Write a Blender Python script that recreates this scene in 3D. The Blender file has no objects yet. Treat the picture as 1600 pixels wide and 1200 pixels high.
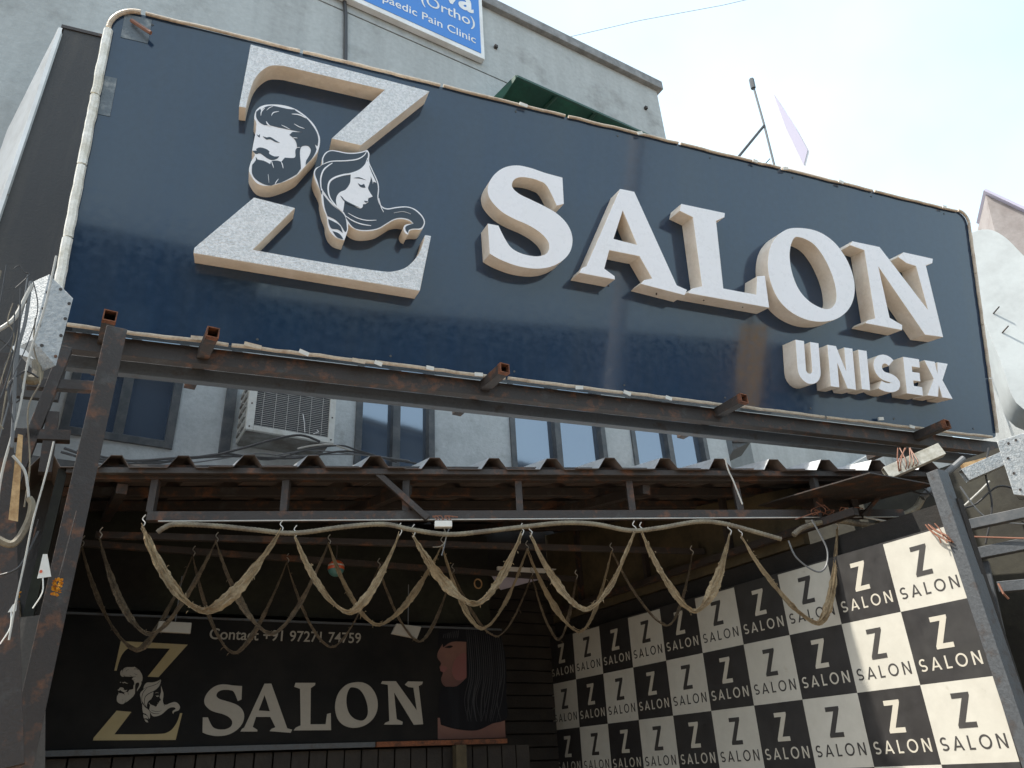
import bpy, bmesh, math, random
from mathutils import Vector, Matrix
from mathutils.geometry import tessellate_polygon
random.seed(7)
scene = bpy.context.scene
R = math.radians

# ------------------------------------------------------------------ camera
FPX = 1200.0                       # focal length in pixels of a 1600 px wide picture
CAMZ = 1.6
_up = Vector((665 - 800, 1650 + 600, -FPX)).normalized()
_fw = Vector((0, 0, -1))
_Y = (_fw - _up * _fw.dot(_up)).normalized()
_X = _Y.cross(_up)
ROT = Matrix((_X, _Y, _up))        # camera axes -> world axes
cam_d = bpy.data.cameras.new('camera')
cam_d.lens = FPX / 1600 * 36; cam_d.sensor_width = 36; cam_d.sensor_fit = 'HORIZONTAL'
cam_d.clip_start = 0.05; cam_d.clip_end = 2000
cam = bpy.data.objects.new('camera', cam_d)
scene.collection.objects.link(cam)
cam.matrix_world = Matrix.Translation((0, 0, CAMZ)) @ ROT.to_4x4()
scene.camera = cam

# ------------------------------------------------------------------ light
SUN_AZ, SUN_EL = -108.0, 60.0
world = bpy.data.worlds.new('World'); scene.world = world
world.use_nodes = True
wn = world.node_tree.nodes; wl = world.node_tree.links
wn.clear()
sky = wn.new('ShaderNodeTexSky'); sky.sky_type = 'NISHITA'; sky.sun_disc = False
sky.sun_elevation = R(SUN_EL); sky.sun_rotation = R(SUN_AZ)
sky.air_density = 1.0; sky.dust_density = 4.0; sky.ozone_density = 1.0; sky.altitude = 50
bg = wn.new('ShaderNodeBackground'); bg.inputs['Strength'].default_value = 0.15
wo = wn.new('ShaderNodeOutputWorld')
# a thin bright veil of high cloud over the whole sky
vn = wn.new('ShaderNodeTexNoise'); vn.inputs['Scale'].default_value = 1.6; vn.inputs['Detail'].default_value = 5
vt = wn.new('ShaderNodeTexCoord'); wl.new(vt.outputs['Generated'], vn.inputs['Vector'])
vr = wn.new('ShaderNodeMapRange'); vr.inputs[1].default_value = .3; vr.inputs[2].default_value = .7
vr.inputs[3].default_value = .30; vr.inputs[4].default_value = .85; wl.new(vn.outputs['Fac'], vr.inputs[0])
vm = wn.new('ShaderNodeMix'); vm.data_type = 'RGBA'; wl.new(vr.outputs[0], vm.inputs[0]); wl.new(sky.outputs[0], vm.inputs[6])
vm.inputs[7].default_value = (3.9, 4.9, 5.3, 1)
wl.new(vm.outputs[2], bg.inputs[0]); wl.new(bg.outputs[0], wo.inputs[0])
sd = bpy.data.lights.new('sun', 'SUN'); sd.energy = 3.3; sd.angle = R(0.5); sd.color = (1.0, .94, .84)
sun = bpy.data.objects.new('sun', sd); scene.collection.objects.link(sun)
sdir = Vector((math.sin(R(SUN_AZ)) * math.cos(R(SUN_EL)), math.cos(R(SUN_AZ)) * math.cos(R(SUN_EL)), math.sin(R(SUN_EL))))
sun.rotation_euler = sdir.to_track_quat('Z', 'Y').to_euler(); sun.location = sdir * 30
vs = scene.view_settings
vs.view_transform = 'Standard'; vs.look = 'None'; vs.gamma = 1; vs.exposure = 1.18
vs.use_curve_mapping = False

# ------------------------------------------------------------------ frames
def vaz(a, e=0):
    a, e = R(a), R(e)
    return Vector((math.sin(a) * math.cos(e), math.cos(a) * math.cos(e), math.sin(e)))
def ray(x, y):
    return (ROT @ Vector((x - 800, 600 - y, -FPX))).normalized()
EYE = Vector((0, 0, CAMZ))
class Frame:
    """a plane standing in the place: U to the right, V up, N towards the street"""
    def __init__(s, O, U, V):
        s.O = Vector(O); s.U = Vector(U).normalized(); s.V = Vector(V).normalized(); s.N = s.U.cross(s.V)
        s.M = Matrix((s.U, s.V, s.N)).transposed().to_4x4(); s.M.translation = s.O
    def uv(s, x, y, off=0):
        d = ray(x, y); O = s.O + s.N * off - EYE
        p = d * (O.dot(s.N) / d.dot(s.N)) - O
        return Vector((p.dot(s.U), p.dot(s.V)))
    def pt(s, u, v, n=0): return s.O + s.U * u + s.V * v + s.N * n
    def w(s, x, y, off=0):
        q = s.uv(x, y, off); return s.pt(q.x, q.y, off)
def VF(naz, D, tilt=0):
    U = vaz(naz + 90); V = Vector((0, 0, 1))
    if tilt: U = (U + V * tilt).normalized(); V = (V - U * V.dot(U)).normalized()
    return Frame(vaz(naz) * D, U, V)
def atz(x, y, z):
    d = ray(x, y); return EYE + d * ((z - CAMZ) / d.z)
WORLD = Frame((0, 0, 0), (1, 0, 0), (0, 1, 0))
DW = 5.4
WALL = VF(-32, DW)                          # facade of the main building
SO = vaz(-21) * 3.8 + Vector((0, 0, CAMZ + 2.2))
_sn = vaz(159, -14)
SIGN = Frame(SO, vaz(69), _sn.cross(vaz(69)))
CAN = VF(-10, 3.8)                          # front of the canopy
BAN = VF(-28, 5.0)                          # inner salon banner
_su = (-vaz(-32) - Vector((0, 0, .022))).normalized(); _sv = Vector((0, 0, 1)); _sv = (_sv - _su * _sv.dot(_su)).normalized()
SIDE = Frame(vaz(58) * 3.567, _su, _sv)

# ------------------------------------------------------------------ materials
def mat(name, col, rough=.6, metal=0.0, col2=None, scale=6.0, thr=(.42, .62), bump=0.0, bscale=60.0,
        grain=.12, spec=.5, streak=False, coat=0.0, trans=0.0, col3=None, scale3=2.0, thr3=(.55, .7), pos=False):
    m = bpy.data.materials.new(name); m.use_nodes = True
    nt = m.node_tree; N = nt.nodes; L = nt.links
    b = N['Principled BSDF']
    b.inputs['Roughness'].default_value = rough; b.inputs['Metallic'].default_value = metal
    b.inputs['Specular IOR Level'].default_value = spec
    b.inputs['Coat Weight'].default_value = coat; b.inputs['Coat Roughness'].default_value = .05 if name != 'navy_acrylic' else .04
    tc = N.new('ShaderNodeNewGeometry' if pos else 'ShaderNodeTexCoord'); mp = N.new('ShaderNodeMapping')
    tco = tc.outputs['Position' if pos else 'Object']
    L.new(tco, mp.inputs['Vector'])
    if streak: mp.inputs['Scale'].default_value = (1, .09, 1) if streak == 'y' else (1, 1, .09)
    def noise(s, det=6, vec=mp):
        n = N.new('ShaderNodeTexNoise'); n.inputs['Scale'].default_value = s; n.inputs['Detail'].default_value = det
        n.inputs['Roughness'].default_value = .65
        L.new(vec.outputs[0] if vec is mp else tco, n.inputs['Vector']); return n
    def ramp(n, a, b_):
        r = N.new('ShaderNodeMapRange'); r.inputs[1].default_value = a; r.inputs[2].default_value = b_
        L.new(n.outputs['Fac'], r.inputs[0]); return r
    def mix(fac, A, B, mode='MIX'):
        x = N.new('ShaderNodeMix'); x.data_type = 'RGBA'; x.blend_type = mode
        if hasattr(fac, 'outputs'): L.new(fac.outputs[0], x.inputs[0])
        else: x.inputs[0].default_value = fac
        for i, v in ((6, A), (7, B)):
            if isinstance(v, tuple): x.inputs[i].default_value = (*v, 1)
            else: L.new(v, x.inputs[i])
        return x.outputs[2]
    c = tuple(col)
    out = None
    if col2: out = mix(ramp(noise(scale), *thr), c, tuple(col2))
    if col3: out = mix(ramp(noise(scale3, 5, tc), *thr3), out if out is not None else c, tuple(col3))
    if grain:
        g = ramp(noise(scale * 5 + 8, 8, tc), .3, .7)
        lo = N.new('ShaderNodeMapRange'); lo.inputs[3].default_value = 1 - grain; lo.inputs[4].default_value = 1 + grain
        L.new(g.outputs[0], lo.inputs[0])
        cb = N.new('ShaderNodeCombineColor')
        for i in range(3): L.new(lo.outputs[0], cb.inputs[i])
        out = mix(1.0, out if out is not None else c, cb.outputs[0], 'MULTIPLY')
        rr = N.new('ShaderNodeMapRange'); rr.inputs[3].default_value = max(0, rough - .07); rr.inputs[4].default_value = min(1, rough + .1)
        L.new(g.outputs[0], rr.inputs[0]); L.new(rr.outputs[0], b.inputs['Roughness'])
    if out is not None: L.new(out, b.inputs['Base Color'])
    else: b.inputs['Base Color'].default_value = (*c, 1)
    if bump:
        bn = N.new('ShaderNodeBump'); bn.inputs['Strength'].default_value = bump; bn.inputs['Distance'].default_value = .01
        L.new(noise(bscale, 4, tc).outputs['Fac'], bn.inputs['Height']); L.new(bn.outputs[0], b.inputs['Normal'])
    if trans:
        t = N.new('ShaderNodeBsdfTranslucent'); ms = N.new('ShaderNodeMixShader'); ms.inputs[0].default_value = trans
        if out is not None: L.new(out, t.inputs[0])
        else: t.inputs[0].default_value = (*c, 1)
        L.new(b.outputs[0], ms.inputs[1]); L.new(t.outputs[0], ms.inputs[2])
        L.new(ms.outputs[0], N['Material Output'].inputs[0])
    return m

M = {}
M['navy'] = mat('navy_acrylic', (.016, .038, .078), .10, col2=(.022, .042, .076), scale=3, streak='y', grain=.1, spec=.4, coat=.38, bump=.03, bscale=2.5,
                col3=(.05, .055, .06), scale3=60, thr3=(.74, .80))
M['letter'] = mat('white_acrylic', (.82, .83, .88), .28, col2=(.79, .80, .84), scale=2, grain=.012, bump=.02, bscale=8)  # slight blue tint stands in for sky light on the faces
M['letter_side'] = mat('letter_side_bounce_tint', (.86, .77, .67), .45, col2=(.76, .66, .55), scale=7, grain=.06, bump=.1, bscale=12)  # warm tan stands in for light bounced up onto the letter sides
M['film'] = mat('dark_vinyl_film', (.030, .045, .068), .35, grain=.05)
M['wall'] = mat('weathered_cement_wall', (.42, .435, .43), .9, col2=(.33, .34, .335), scale=2.2, thr=(.4, .7), bump=.5, bscale=40, grain=.1,
                streak='y', col3=(.21, .21, .20), scale3=1.3, thr3=(.56, .8))
M['coping'] = mat('dark_cement_coping', (.27, .27, .27), .9, col2=(.18, .18, .18), scale=5, bump=.4)
M['whitewash'] = mat('whitewashed_wall', (.46, .48, .48), .88, col2=(.36, .375, .375), scale=4, thr=(.45, .75), bump=.45, bscale=50, grain=.1,
                     col3=(.27, .27, .26), scale3=3, thr3=(.6, .78))
M['glass'] = mat('tinted_window_glass', (.20, .235, .285), .07, metal=.7, grain=0, spec=.9, coat=.5, bump=.05, bscale=1.5)
M['winframe'] = mat('dark_aluminium_frame', (.055, .06, .065), .45, col2=(.1, .1, .1), scale=9)
M['steel'] = mat('primered_steel', (.032, .025, .022), .62, col2=(.11, .048, .024), scale=11, thr=(.53, .66), bump=.3, bscale=80, grain=.25,
                 col3=(.055, .052, .05), scale3=6, thr3=(.58, .7))
M['rust'] = mat('rusty_steel', (.20, .07, .03), .8, col2=(.08, .035, .02), scale=25, bump=.6, bscale=120, grain=.3)
M['steel_grey'] = mat('grey_painted_steel', (.062, .068, .075), .5, col2=(.045, .035, .03), scale=12, thr=(.55, .7), bump=.25, grain=.2)
M['galv'] = mat('galvanised_plate', (.27, .29, .30), .5, metal=.35, col2=(.38, .39, .39), scale=45, thr=(.4, .6), bump=.5, bscale=90, grain=.15)
M['tape'] = mat('pale_neon_tube', (.50, .42, .33), .5, col2=(.34, .25, .18), scale=12, thr=(.5, .7), grain=.2, bump=.3)
M['tube_white'] = mat('sunlit_edge_tube', (.82, .82, .78), .25, col2=(.6, .58, .5), scale=10, grain=.1, coat=.4)  # left tube whiter than the rest: sunlight on it put into the colour
M['roofsheet'] = mat('brown_coated_sheet', (.085, .068, .06), .6, col2=(.12, .055, .035), scale=9, thr=(.55, .7), grain=.25, bump=.2)
M['roof_top'] = mat('sunlit_sheet_top', (.46, .48, .50), .35, metal=.3, col2=(.38, .38, .38), scale=8, grain=.12)  # upper faces lightened to paint in the sun on the ribs
M['wood'] = mat('raw_wood', (.45, .30, .15), .8, col2=(.3, .18, .08), scale=20, grain=.2)
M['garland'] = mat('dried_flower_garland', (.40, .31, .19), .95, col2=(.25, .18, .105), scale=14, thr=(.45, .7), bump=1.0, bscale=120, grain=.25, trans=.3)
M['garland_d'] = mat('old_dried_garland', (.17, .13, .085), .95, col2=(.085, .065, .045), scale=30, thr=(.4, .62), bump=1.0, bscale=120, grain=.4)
M['conduit'] = mat('beige_flexible_conduit', (.20, .175, .125), .7, col2=(.12, .10, .075), scale=10, bump=.3, grain=.15)
M['cable'] = mat('black_cable', (.03, .03, .032), .5, grain=.2)
M['cable_w'] = mat('white_cable', (.40, .39, .36), .5, grain=.1)
M['cable_g'] = mat('grey_cable', (.12, .125, .13), .5, grain=.1)
M['ac'] = mat('cream_ac_casing', (.62, .62, .58), .5, col2=(.45, .43, .38), scale=5, thr=(.5, .75), grain=.06, bump=.05)
M['ac_under'] = mat('grey_ac_base', (.26, .26, .24), .7, col2=(.15, .13, .11), scale=6, grain=.15)
M['fins'] = mat('condenser_fins', (.075, .078, .085), .6, grain=.3, scale=30)
M['wire'] = mat('steel_wire', (.50, .49, .46), .45, grain=.1)
M['black'] = mat('black_cloth', (.016, .016, .015), .8, col2=(.028, .032, .022), scale=2, thr=(.4, .7), grain=.3, bump=.4, bscale=6, spec=.2)
M['banner'] = mat('black_flex_banner', (.006, .006, .006), .65, col2=(.012, .011, .010), scale=3, spec=.15, grain=.15, bump=.06, bscale=5)
M['gold'] = mat('gold_print', (.25, .19, .075), .5, col2=(.29, .245, .13), scale=3, thr=(.3, .7), grain=.04)
M['cream'] = mat('cream_print', (.27, .25, .21), .5, grain=.05)
M['flex_w'] = mat('cream_backdrop_print', (.50, .485, .43), .34, col2=(.45, .43, .375), scale=1.6, thr=(.4, .7), grain=.05, bump=.35, bscale=2.2, col3=(.36, .33, .26), scale3=9, thr3=(.66, .80), pos=True)
M['flex_b'] = mat('charcoal_backdrop_print', (.028, .026, .026), .40, col2=(.038, .036, .034), scale=1.6, grain=.12, bump=.35, bscale=2.2, col3=(.07, .065, .06), scale3=11, thr3=(.70, .82), pos=True)
M['flex_b2'] = mat('charcoal_lettering_print', (.045, .042, .040), .45, grain=.05)
M['flex_w2'] = mat('cream_lettering_print', (.47, .44, .37), .45, grain=.03)
M['plywood'] = mat('brown_plywood', (.085, .066, .036), .8, col2=(.05, .04, .022), scale=5, grain=.2, bump=.2)
M['olive'] = mat('dark_olive_tarpaulin', (.040, .038, .028), .8, col2=(.022, .02, .015), scale=3, grain=.25, bump=.4, bscale=8)
M['channel'] = mat('dirty_white_channel', (.50, .49, .44), .5, col2=(.30, .28, .22), scale=12, grain=.15)
M['dark_int'] = mat('dark_shutter', (.018, .015, .013), .8, col2=(.03, .025, .02), scale=5, streak=True, grain=.25, bump=.3)
M['shop_wall'] = mat('shaded_interior_wall', (.020, .017, .015), .9, col2=(.012, .011, .010), scale=3, grain=.2, bump=.3)  # near-black: shade under the canopy put into the wall colour
M['skin'] = mat('printed_skin', (.15, .068, .045), .5, col2=(.11, .045, .033), scale=5, grain=.03)
_n = M['skin'].node_tree; _b = _n.nodes['Principled BSDF']; _src = _b.inputs['Base Color'].links[0].from_socket
_tc = _n.nodes.new('ShaderNodeTexCoord'); _sp = _n.nodes.new('ShaderNodeSeparateXYZ'); _mr = _n.nodes.new('ShaderNodeMapRange'); _mx = _n.nodes.new('ShaderNodeMix'); _mx.data_type = 'RGBA'
_n.links.new(_tc.outputs['Generated'], _sp.inputs[0]); _n.links.new(_sp.outputs[1], _mr.inputs[0]); _mr.inputs[1].default_value = .0; _mr.inputs[2].default_value = .75
_n.links.new(_mr.outputs[0], _mx.inputs[0]); _mx.inputs[6].default_value = (.07, .022, .014, 1); _n.links.new(_src, _mx.inputs[7]); _n.links.new(_mx.outputs[2], _b.inputs['Base Color'])
M['skin_b'] = mat('printed_cheek_blush', (.15, .048, .040), .5, grain=.03)
M['hairp'] = mat('printed_black_hair', (.006, .006, .008), .7, col2=(.014, .015, .018), spec=.15, scale=8, streak='y', thr=(.5, .75), grain=.2)
M['blue'] = mat('blue_sign_print', (.035, .20, .58), .4, grain=.05)
M['white'] = mat('white_paint', (.78, .78, .77), .5, grain=.04, col2=(.68, .67, .65), scale=3)
M['green'] = mat('green_fibre_sheet', (.028, .13, .085), .45, col2=(.02, .085, .06), scale=3, grain=.12, trans=.35)
M['green_d'] = mat('green_awning_frame', (.02, .07, .05), .5, grain=.1)
M['ground'] = mat('dusty_concrete_ground', (.27, .205, .145), .9, col2=(.22, .17, .12), scale=.6, grain=.1, bump=.3)
M['street'] = mat('asphalt_street', (.06, .058, .055), .9, col2=(.09, .085, .08), scale=1, grain=.15, bump=.4)
M['opp'] = mat('opposite_facade_plaster', (.20, .19, .19), .9, col2=(.14, .13, .13), scale=.7, grain=.1)
M['opp_d'] = mat('opposite_facade_dark', (.07, .07, .08), .8, col2=(.05, .05, .05), scale=.7, grain=.1)
M['orange'] = mat('orange_banner_print', (.90, .52, .07), .6, grain=.05)
M['yellow'] = mat('marigold_flower', (.80, .42, .02), .7, col2=(.6, .2, .02), scale=60, grain=.2, bump=1, bscale=100)
M['red'] = mat('red_orange_plastic', (.55, .09, .025), .4, grain=.08, coat=.3)
M['teal'] = mat('teal_plastic', (.06, .16, .15), .4, grain=.08)
M['paper'] = mat('white_paper_tag', (.75, .75, .72), .7, grain=.05, trans=.2)
M['lilac'] = mat('pale_lilac_print', (.42, .40, .50), .6, grain=.04)
M['slab'] = mat('brown_grey_roof_slab', (.30, .27, .26), .8, col2=(.24, .21, .2), scale=2, grain=.1)
M['hoard'] = mat('white_hoarding_skin', (.50, .53, .53), .5, col2=(.42, .44, .44), scale=1.5, grain=.04, bump=.3, bscale=2)
M['hoard_dark'] = mat('dark_sign_side', (.035, .035, .036), .7, col2=(.06, .055, .05), scale=3, streak='y', grain=.25, bump=.3)
M['bare'] = mat('bare_copper_wire', (.20, .085, .05), .6, grain=.1)
M['photo_cream'] = mat('poster_cream', (.42, .36, .28), .6, col2=(.3, .24, .18), scale=6, grain=.15)
M['photo_hair'] = mat('poster_hair', (.05, .045, .04), .6, col2=(.16, .14, .12), scale=14, streak='y', thr=(.5, .7), grain=.3)

def wave_fac(m, scale, amount, axis='X', target=None):
    """rings on a flexible conduit: a real bump on its length"""
    return m

# ------------------------------------------------------------------ object helpers
COL = scene.collection
def empty(name, label, cat, group=None):
    o = bpy.data.objects.new(name, None); COL.objects.link(o); o.empty_display_size = .1
    o['label'] = label; o['category'] = cat
    if group: o['group'] = group
    return o
def tag(o, label, cat, group=None):
    o['label'] = label; o['category'] = cat
    if group: o['group'] = group
    return o
class MB:
    """collects geometry in a frame's local coordinates; build() links it as ONE mesh object"""
    def __init__(s, frame=WORLD): s.v = []; s.f = []; s.mi = []; s.fr = frame; s.m = 0
    def add(s, vs, fs):
        k = len(s.v); s.v += [tuple(v) for v in vs]; s.f += [tuple(i + k for i in f) for f in fs]; s.mi += [s.m] * len(fs); return s
    def box(s, x0, x1, y0, y1, z0, z1):
        x0, x1 = min(x0, x1), max(x0, x1); y0, y1 = min(y0, y1), max(y0, y1); z0, z1 = min(z0, z1), max(z0, z1)
        return s.add([(x, y, z) for z in (z0, z1) for y in (y0, y1) for x in (x0, x1)],
                     [(0, 2, 3, 1), (4, 5, 7, 6), (0, 1, 5, 4), (2, 6, 7, 3), (0, 4, 6, 2), (1, 3, 7, 5)])
    def hexa(s, a, b):      # two quads (lists of 4 points) joined
        return s.add(list(a) + list(b), [(3, 2, 1, 0), (4, 5, 6, 7)] + [(i, (i + 1) % 4, (i + 1) % 4 + 4, i + 4) for i in range(4)])
    def prism(s, loops, z0, z1, side_mat=None, back=True):
        """extruded polygon with holes; first loop outer"""
        def area(l): return sum(l[i][0] * l[(i + 1) % len(l)][1] - l[(i + 1) % len(l)][0] * l[i][1] for i in range(len(l)))
        lp = []
        for i, l in enumerate(loops):
            l = [(p[0], p[1]) for p in l]
            if (area(l) > 0) != (i == 0): l = l[::-1]
            lp.append(l)
        flat = [p for l in lp for p in l]
        tr = tessellate_polygon([[Vector((p[0], p[1], 0)) for p in l] for l in lp])
        n = len(flat)
        fs = []
        for t in tr:
            a, b, c = [flat[i] for i in t]
            if (b[0] - a[0]) * (c[1] - a[1]) - (c[0] - a[0]) * (b[1] - a[1]) < 0: t = (t[0], t[2], t[1])
            fs.append((t[0] + n, t[1] + n, t[2] + n))
            if back: fs.append((t[0], t[2], t[1]))
        s.add([(x, y, z0) for x, y in flat] + [(x, y, z1) for x, y in flat], fs)
        k = len(s.v) - 2 * n
        m0 = s.m
        if side_mat is not None: s.m = side_mat
        o = 0
        for l in lp:
            for i in range(len(l)):
                a = k + o + i; b = k + o + (i + 1) % len(l)
                s.f.append((a, b, b + n, a + n)); s.mi.append(s.m)
            o += len(l)
        s.m = m0
        return s
    def tube(s, pts, r, n=8, cap=True, wob=0.0):
        pts = [Vector(p) for p in pts]; rings = []
        ref = Vector((.13, .21, .97))
        prev = None
        for i, p in enumerate(pts):
            d = (pts[min(i + 1, len(pts) - 1)] - pts[max(i - 1, 0)])
            d = d.normalized() if d.length > 1e-9 else Vector((0, 0, 1))
            if prev is None:
                a = d.cross(ref); a = a.normalized() if a.length > .05 else d.cross(Vector((1, 0, 0))).normalized()
            else:
                a = prev - d * prev.dot(d); a.normalize()
            prev = a; b = d.cross(a)
            rr = (r[i] if isinstance(r, (list, tuple)) else r) * (1 + (random.random() - .5) * wob)
            rings.append([p + (a * math.cos(2 * math.pi * k / n) + b * math.sin(2 * math.pi * k / n)) * rr for k in range(n)])
        vs = [v for g in rings for v in g]; fs = []
        for i in range(len(rings) - 1):
            for k in range(n):
                fs.append((i * n + k, i * n + (k + 1) % n, (i + 1) * n + (k + 1) % n, (i + 1) * n + k))
        if cap: fs += [tuple(range(n))[::-1], tuple((len(rings) - 1) * n + k for k in range(n))]
        return s.add(vs, fs)
    def bar(s, p0, p1, w, h, up=(0, 0, 1), hollow=0.0):
        """rectangular tube from p0 to p1, w across, h along up; hollow = wall thickness for an open end"""
        p0, p1 = Vector(p0), Vector(p1); d = (p1 - p0).normalized()
        a = d.cross(Vector(up))
        a = a.normalized() if a.length > .02 else d.cross(Vector((1, 0, 0))).normalized()
        b = a.cross(d).normalized()
        def ring(p, ww, hh): return [p + a * x * ww / 2 + b * y * hh / 2 for x, y in ((-1, -1), (1, -1), (1, 1), (-1, 1))]
        if not hollow: return s.hexa(ring(p0, w, h), ring(p1, w, h))
        o0, o1 = ring(p0, w, h), ring(p1, w, h); i0, i1 = ring(p0, w - 2 * hollow, h - 2 * hollow), ring(p1, w - 2 * hollow, h - 2 * hollow)
        fs = []
        for i in range(4):
            j = (i + 1) % 4
            fs += [(i, j, j + 4, i + 4), (j + 8, i + 8, i + 12, j + 12), (i + 4, j + 4, j + 12, i + 12), (j, i, i + 8, j + 8)]
        return s.add(o0 + o1 + i0 + i1, fs)
    def build(s, name, m, parent=None, bevel=0.0, smooth=False, kind=None):
        me = bpy.data.meshes.new(name); me.from_pydata(s.v, [], s.f)
        for x in (m if isinstance(m, (list, tuple)) else [m]): me.materials.append(x)
        for p, i in zip(me.polygons, s.mi): p.material_index = i
        me.update()
        if smooth:
            me.shade_smooth(); me.set_sharp_from_angle(angle=R(35))
        o = bpy.data.objects.new(name, me); COL.objects.link(o)
        o.matrix_world = s.fr.M.copy()
        if parent is not None:
            o.parent = parent
            if parent.type == 'MESH':      # sub-part: parent has its own frame matrix
                o.matrix_basis = parent.matrix_basis.inverted() @ s.fr.M
        if bevel:
            b = o.modifiers.new('bevel', 'BEVEL'); b.width = bevel; b.segments = 2; b.limit_method = 'ANGLE'; b.angle_limit = R(40); b.use_clamp_overlap = True
        if kind: o['kind'] = kind
        return o
def catmull(P, n=6, closed=False):
    P = [Vector(p) for p in P]; out = []; L = len(P)
    rng = range(L if closed else L - 1)
    for i in rng:
        if closed: p0, p1, p2, p3 = P[(i - 1) % L], P[i], P[(i + 1) % L], P[(i + 2) % L]
        else: p0, p1, p2, p3 = P[max(i - 1, 0)], P[i], P[i + 1], P[min(i + 2, L - 1)]
        for k in range(n):
            t = k / n
            out.append(.5 * ((2 * p1) + (p2 - p0) * t + (2 * p0 - 5 * p1 + 4 * p2 - p3) * t * t + (3 * p1 - p0 - 3 * p2 + p3) * t ** 3))
    if not closed: out.append(P[-1])
    return out
def smoothloop(pts, n=5):
    """closed outline: points with a third entry 1 are corners; between corners a smooth curve"""
    c = [i for i, p in enumerate(pts) if len(p) > 2]
    P = [Vector((p[0], p[1])) for p in pts]
    if not c: return catmull(P, n, True)
    out = []
    for a, b in zip(c, c[1:] + [c[0] + len(P)]):
        seg = [P[i % len(P)] for i in range(a, b + 1)]
        out += seg[:1] if len(seg) == 2 else catmull(seg, n)[:-1]
    return out
def strokeloop(path, w, n=6, taper=None, smooth=True):
    p = catmull(path, n) if smooth else [Vector(q) for q in path]
    L, Rr = [], []
    for i, q in enumerate(p):
        d = p[min(i + 1, len(p) - 1)] - p[max(i - 1, 0)]
        d = d.normalized(); nn = Vector((-d.y, d.x))
        t = i / (len(p) - 1)
        ww = w / 2 * (taper(t) if taper else 1)
        L.append(q + nn * ww); Rr.append(q - nn * ww)
    return L + Rr[::-1]
both = lambda t: max(.12, math.sin(math.pi * min(max(t, .02), .98)) ** .6)
start = lambda t: max(.12, (1 - t) ** .6)

# ------------------------------------------------------------------ ground, street and what stands behind the viewer
def flat(name, x0, x1, y0, y1, z, m):
    o = MB().add([(x0, y0, z), (x1, y0, z), (x1, y1, z), (x0, y1, z)], [(0, 1, 2, 3)]).build(name, m); o['kind'] = 'structure'; return o
flat('ground', -300, 300, -300, 300, 0, M['ground'])
MB().box(-60, 60, -9, -2.0, -.02, .004).build('street', M['street'])['kind'] = 'structure'

def opposite(az, dist, w, h, m, label, deep=4):
    """a plain building across the street: it shows in the gloss of the signboard"""
    fr = Frame(vaz(az) * dist, -vaz(az + 90) * -1, (0, 0, 1))
    t = empty('street_building', label, 'building')
    s = fr.N.dot(vaz(az)); s = 1 if s > 0 else -1
    MB(fr).box(-w / 2, w / 2, 0, h, 0, s * deep).build('wall', m, t)
    MB(fr).box(-w / 2 - .1, w / 2 + .1, h, h + .12, -s * .1, s * (deep + .1)).build('parapet', M['coping'], t)
    k = int(w // 2)
    for i in range(k):
        u = -w / 2 + (i + .5) * w / k
        for z in ([.9] if h < 4 else [.9, 3.9]):
            MB(fr).box(u - .5, u + .5, z, z + 1.3, -s * .02, s * .03).build('window', M['glass'], t)
    return t
opposite(180, 15, 11, 7.0, M['opp_d'], 'tall dark shop building across the street behind the viewer')
opposite(152, 19, 13, 6.3, M['opp_d'], 'dark plastered building in the middle across the street behind the viewer')
opposite(127, 23, 17, 6.9, M['opp_d'], 'long dark building farther right across the street')
opposite(98, 20, 7, 3.0, M['opp_d'], 'dark low kiosk building at the right across the street')
t = empty('street_pole', 'orange wrapped advertising pole across the street', 'pole')
p = Vector((1.5, 4.6, 0)) + vaz(123) * 10
ww = vaz(10) * .26; MB().bar(p + ww + Vector((0, 0, 4.5)), p - ww + Vector((0, 0, 4.5)), .05, 2.4).build('banner', M['orange'], t)
MB().box(p.x - .04, p.x + .04, p.y - .04 - .1, p.y + .04 - .1, 0, 5.9).build('pole', M['steel_grey'], t)
t = empty('street_pole', 'tall white lamp pole across the street', 'pole')
p = Vector((.57, 4.1, 0)) + vaz(132) * 9
MB().tube([(p.x, p.y, 0), (p.x, p.y, 9)], .15, 12).build('pole', M['white'], t)
MB().tube([(p.x, p.y, 8.9), (p.x - .5, p.y + .5, 9.1), (p.x - 1, p.y + 1, 9.1)], .04, 8).build('arm', M['galv'], t)

# ------------------------------------------------------------------ main building
WU0, WU1, WTOP = -3.2, 6.10, 10.52
bld = empty('building', 'weathered grey cement building with tinted windows behind the signboards', 'building')
def wuv(x, y, off=0): return WALL.uv(x, y, off)
wins = []            # (u0, u1, mullions)
wb = 3.835; wt = 5.25
def wx(x, y): return wuv(x, y).x
wins.append((wx(104, 620), wx(279, 640), [wx(194, 630)]))
wins.append((wx(556, 640), wx(678, 640), [wx(619.5, 660)]))
wins.append((wx(795, 650), wx(943, 665), [wx(870, 660)]))
wins.append((wx(983, 665), wx(1103, 690), [wx(1045, 680)]))
achole = (wx(350, 640), wx(527, 650) + .02)
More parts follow.
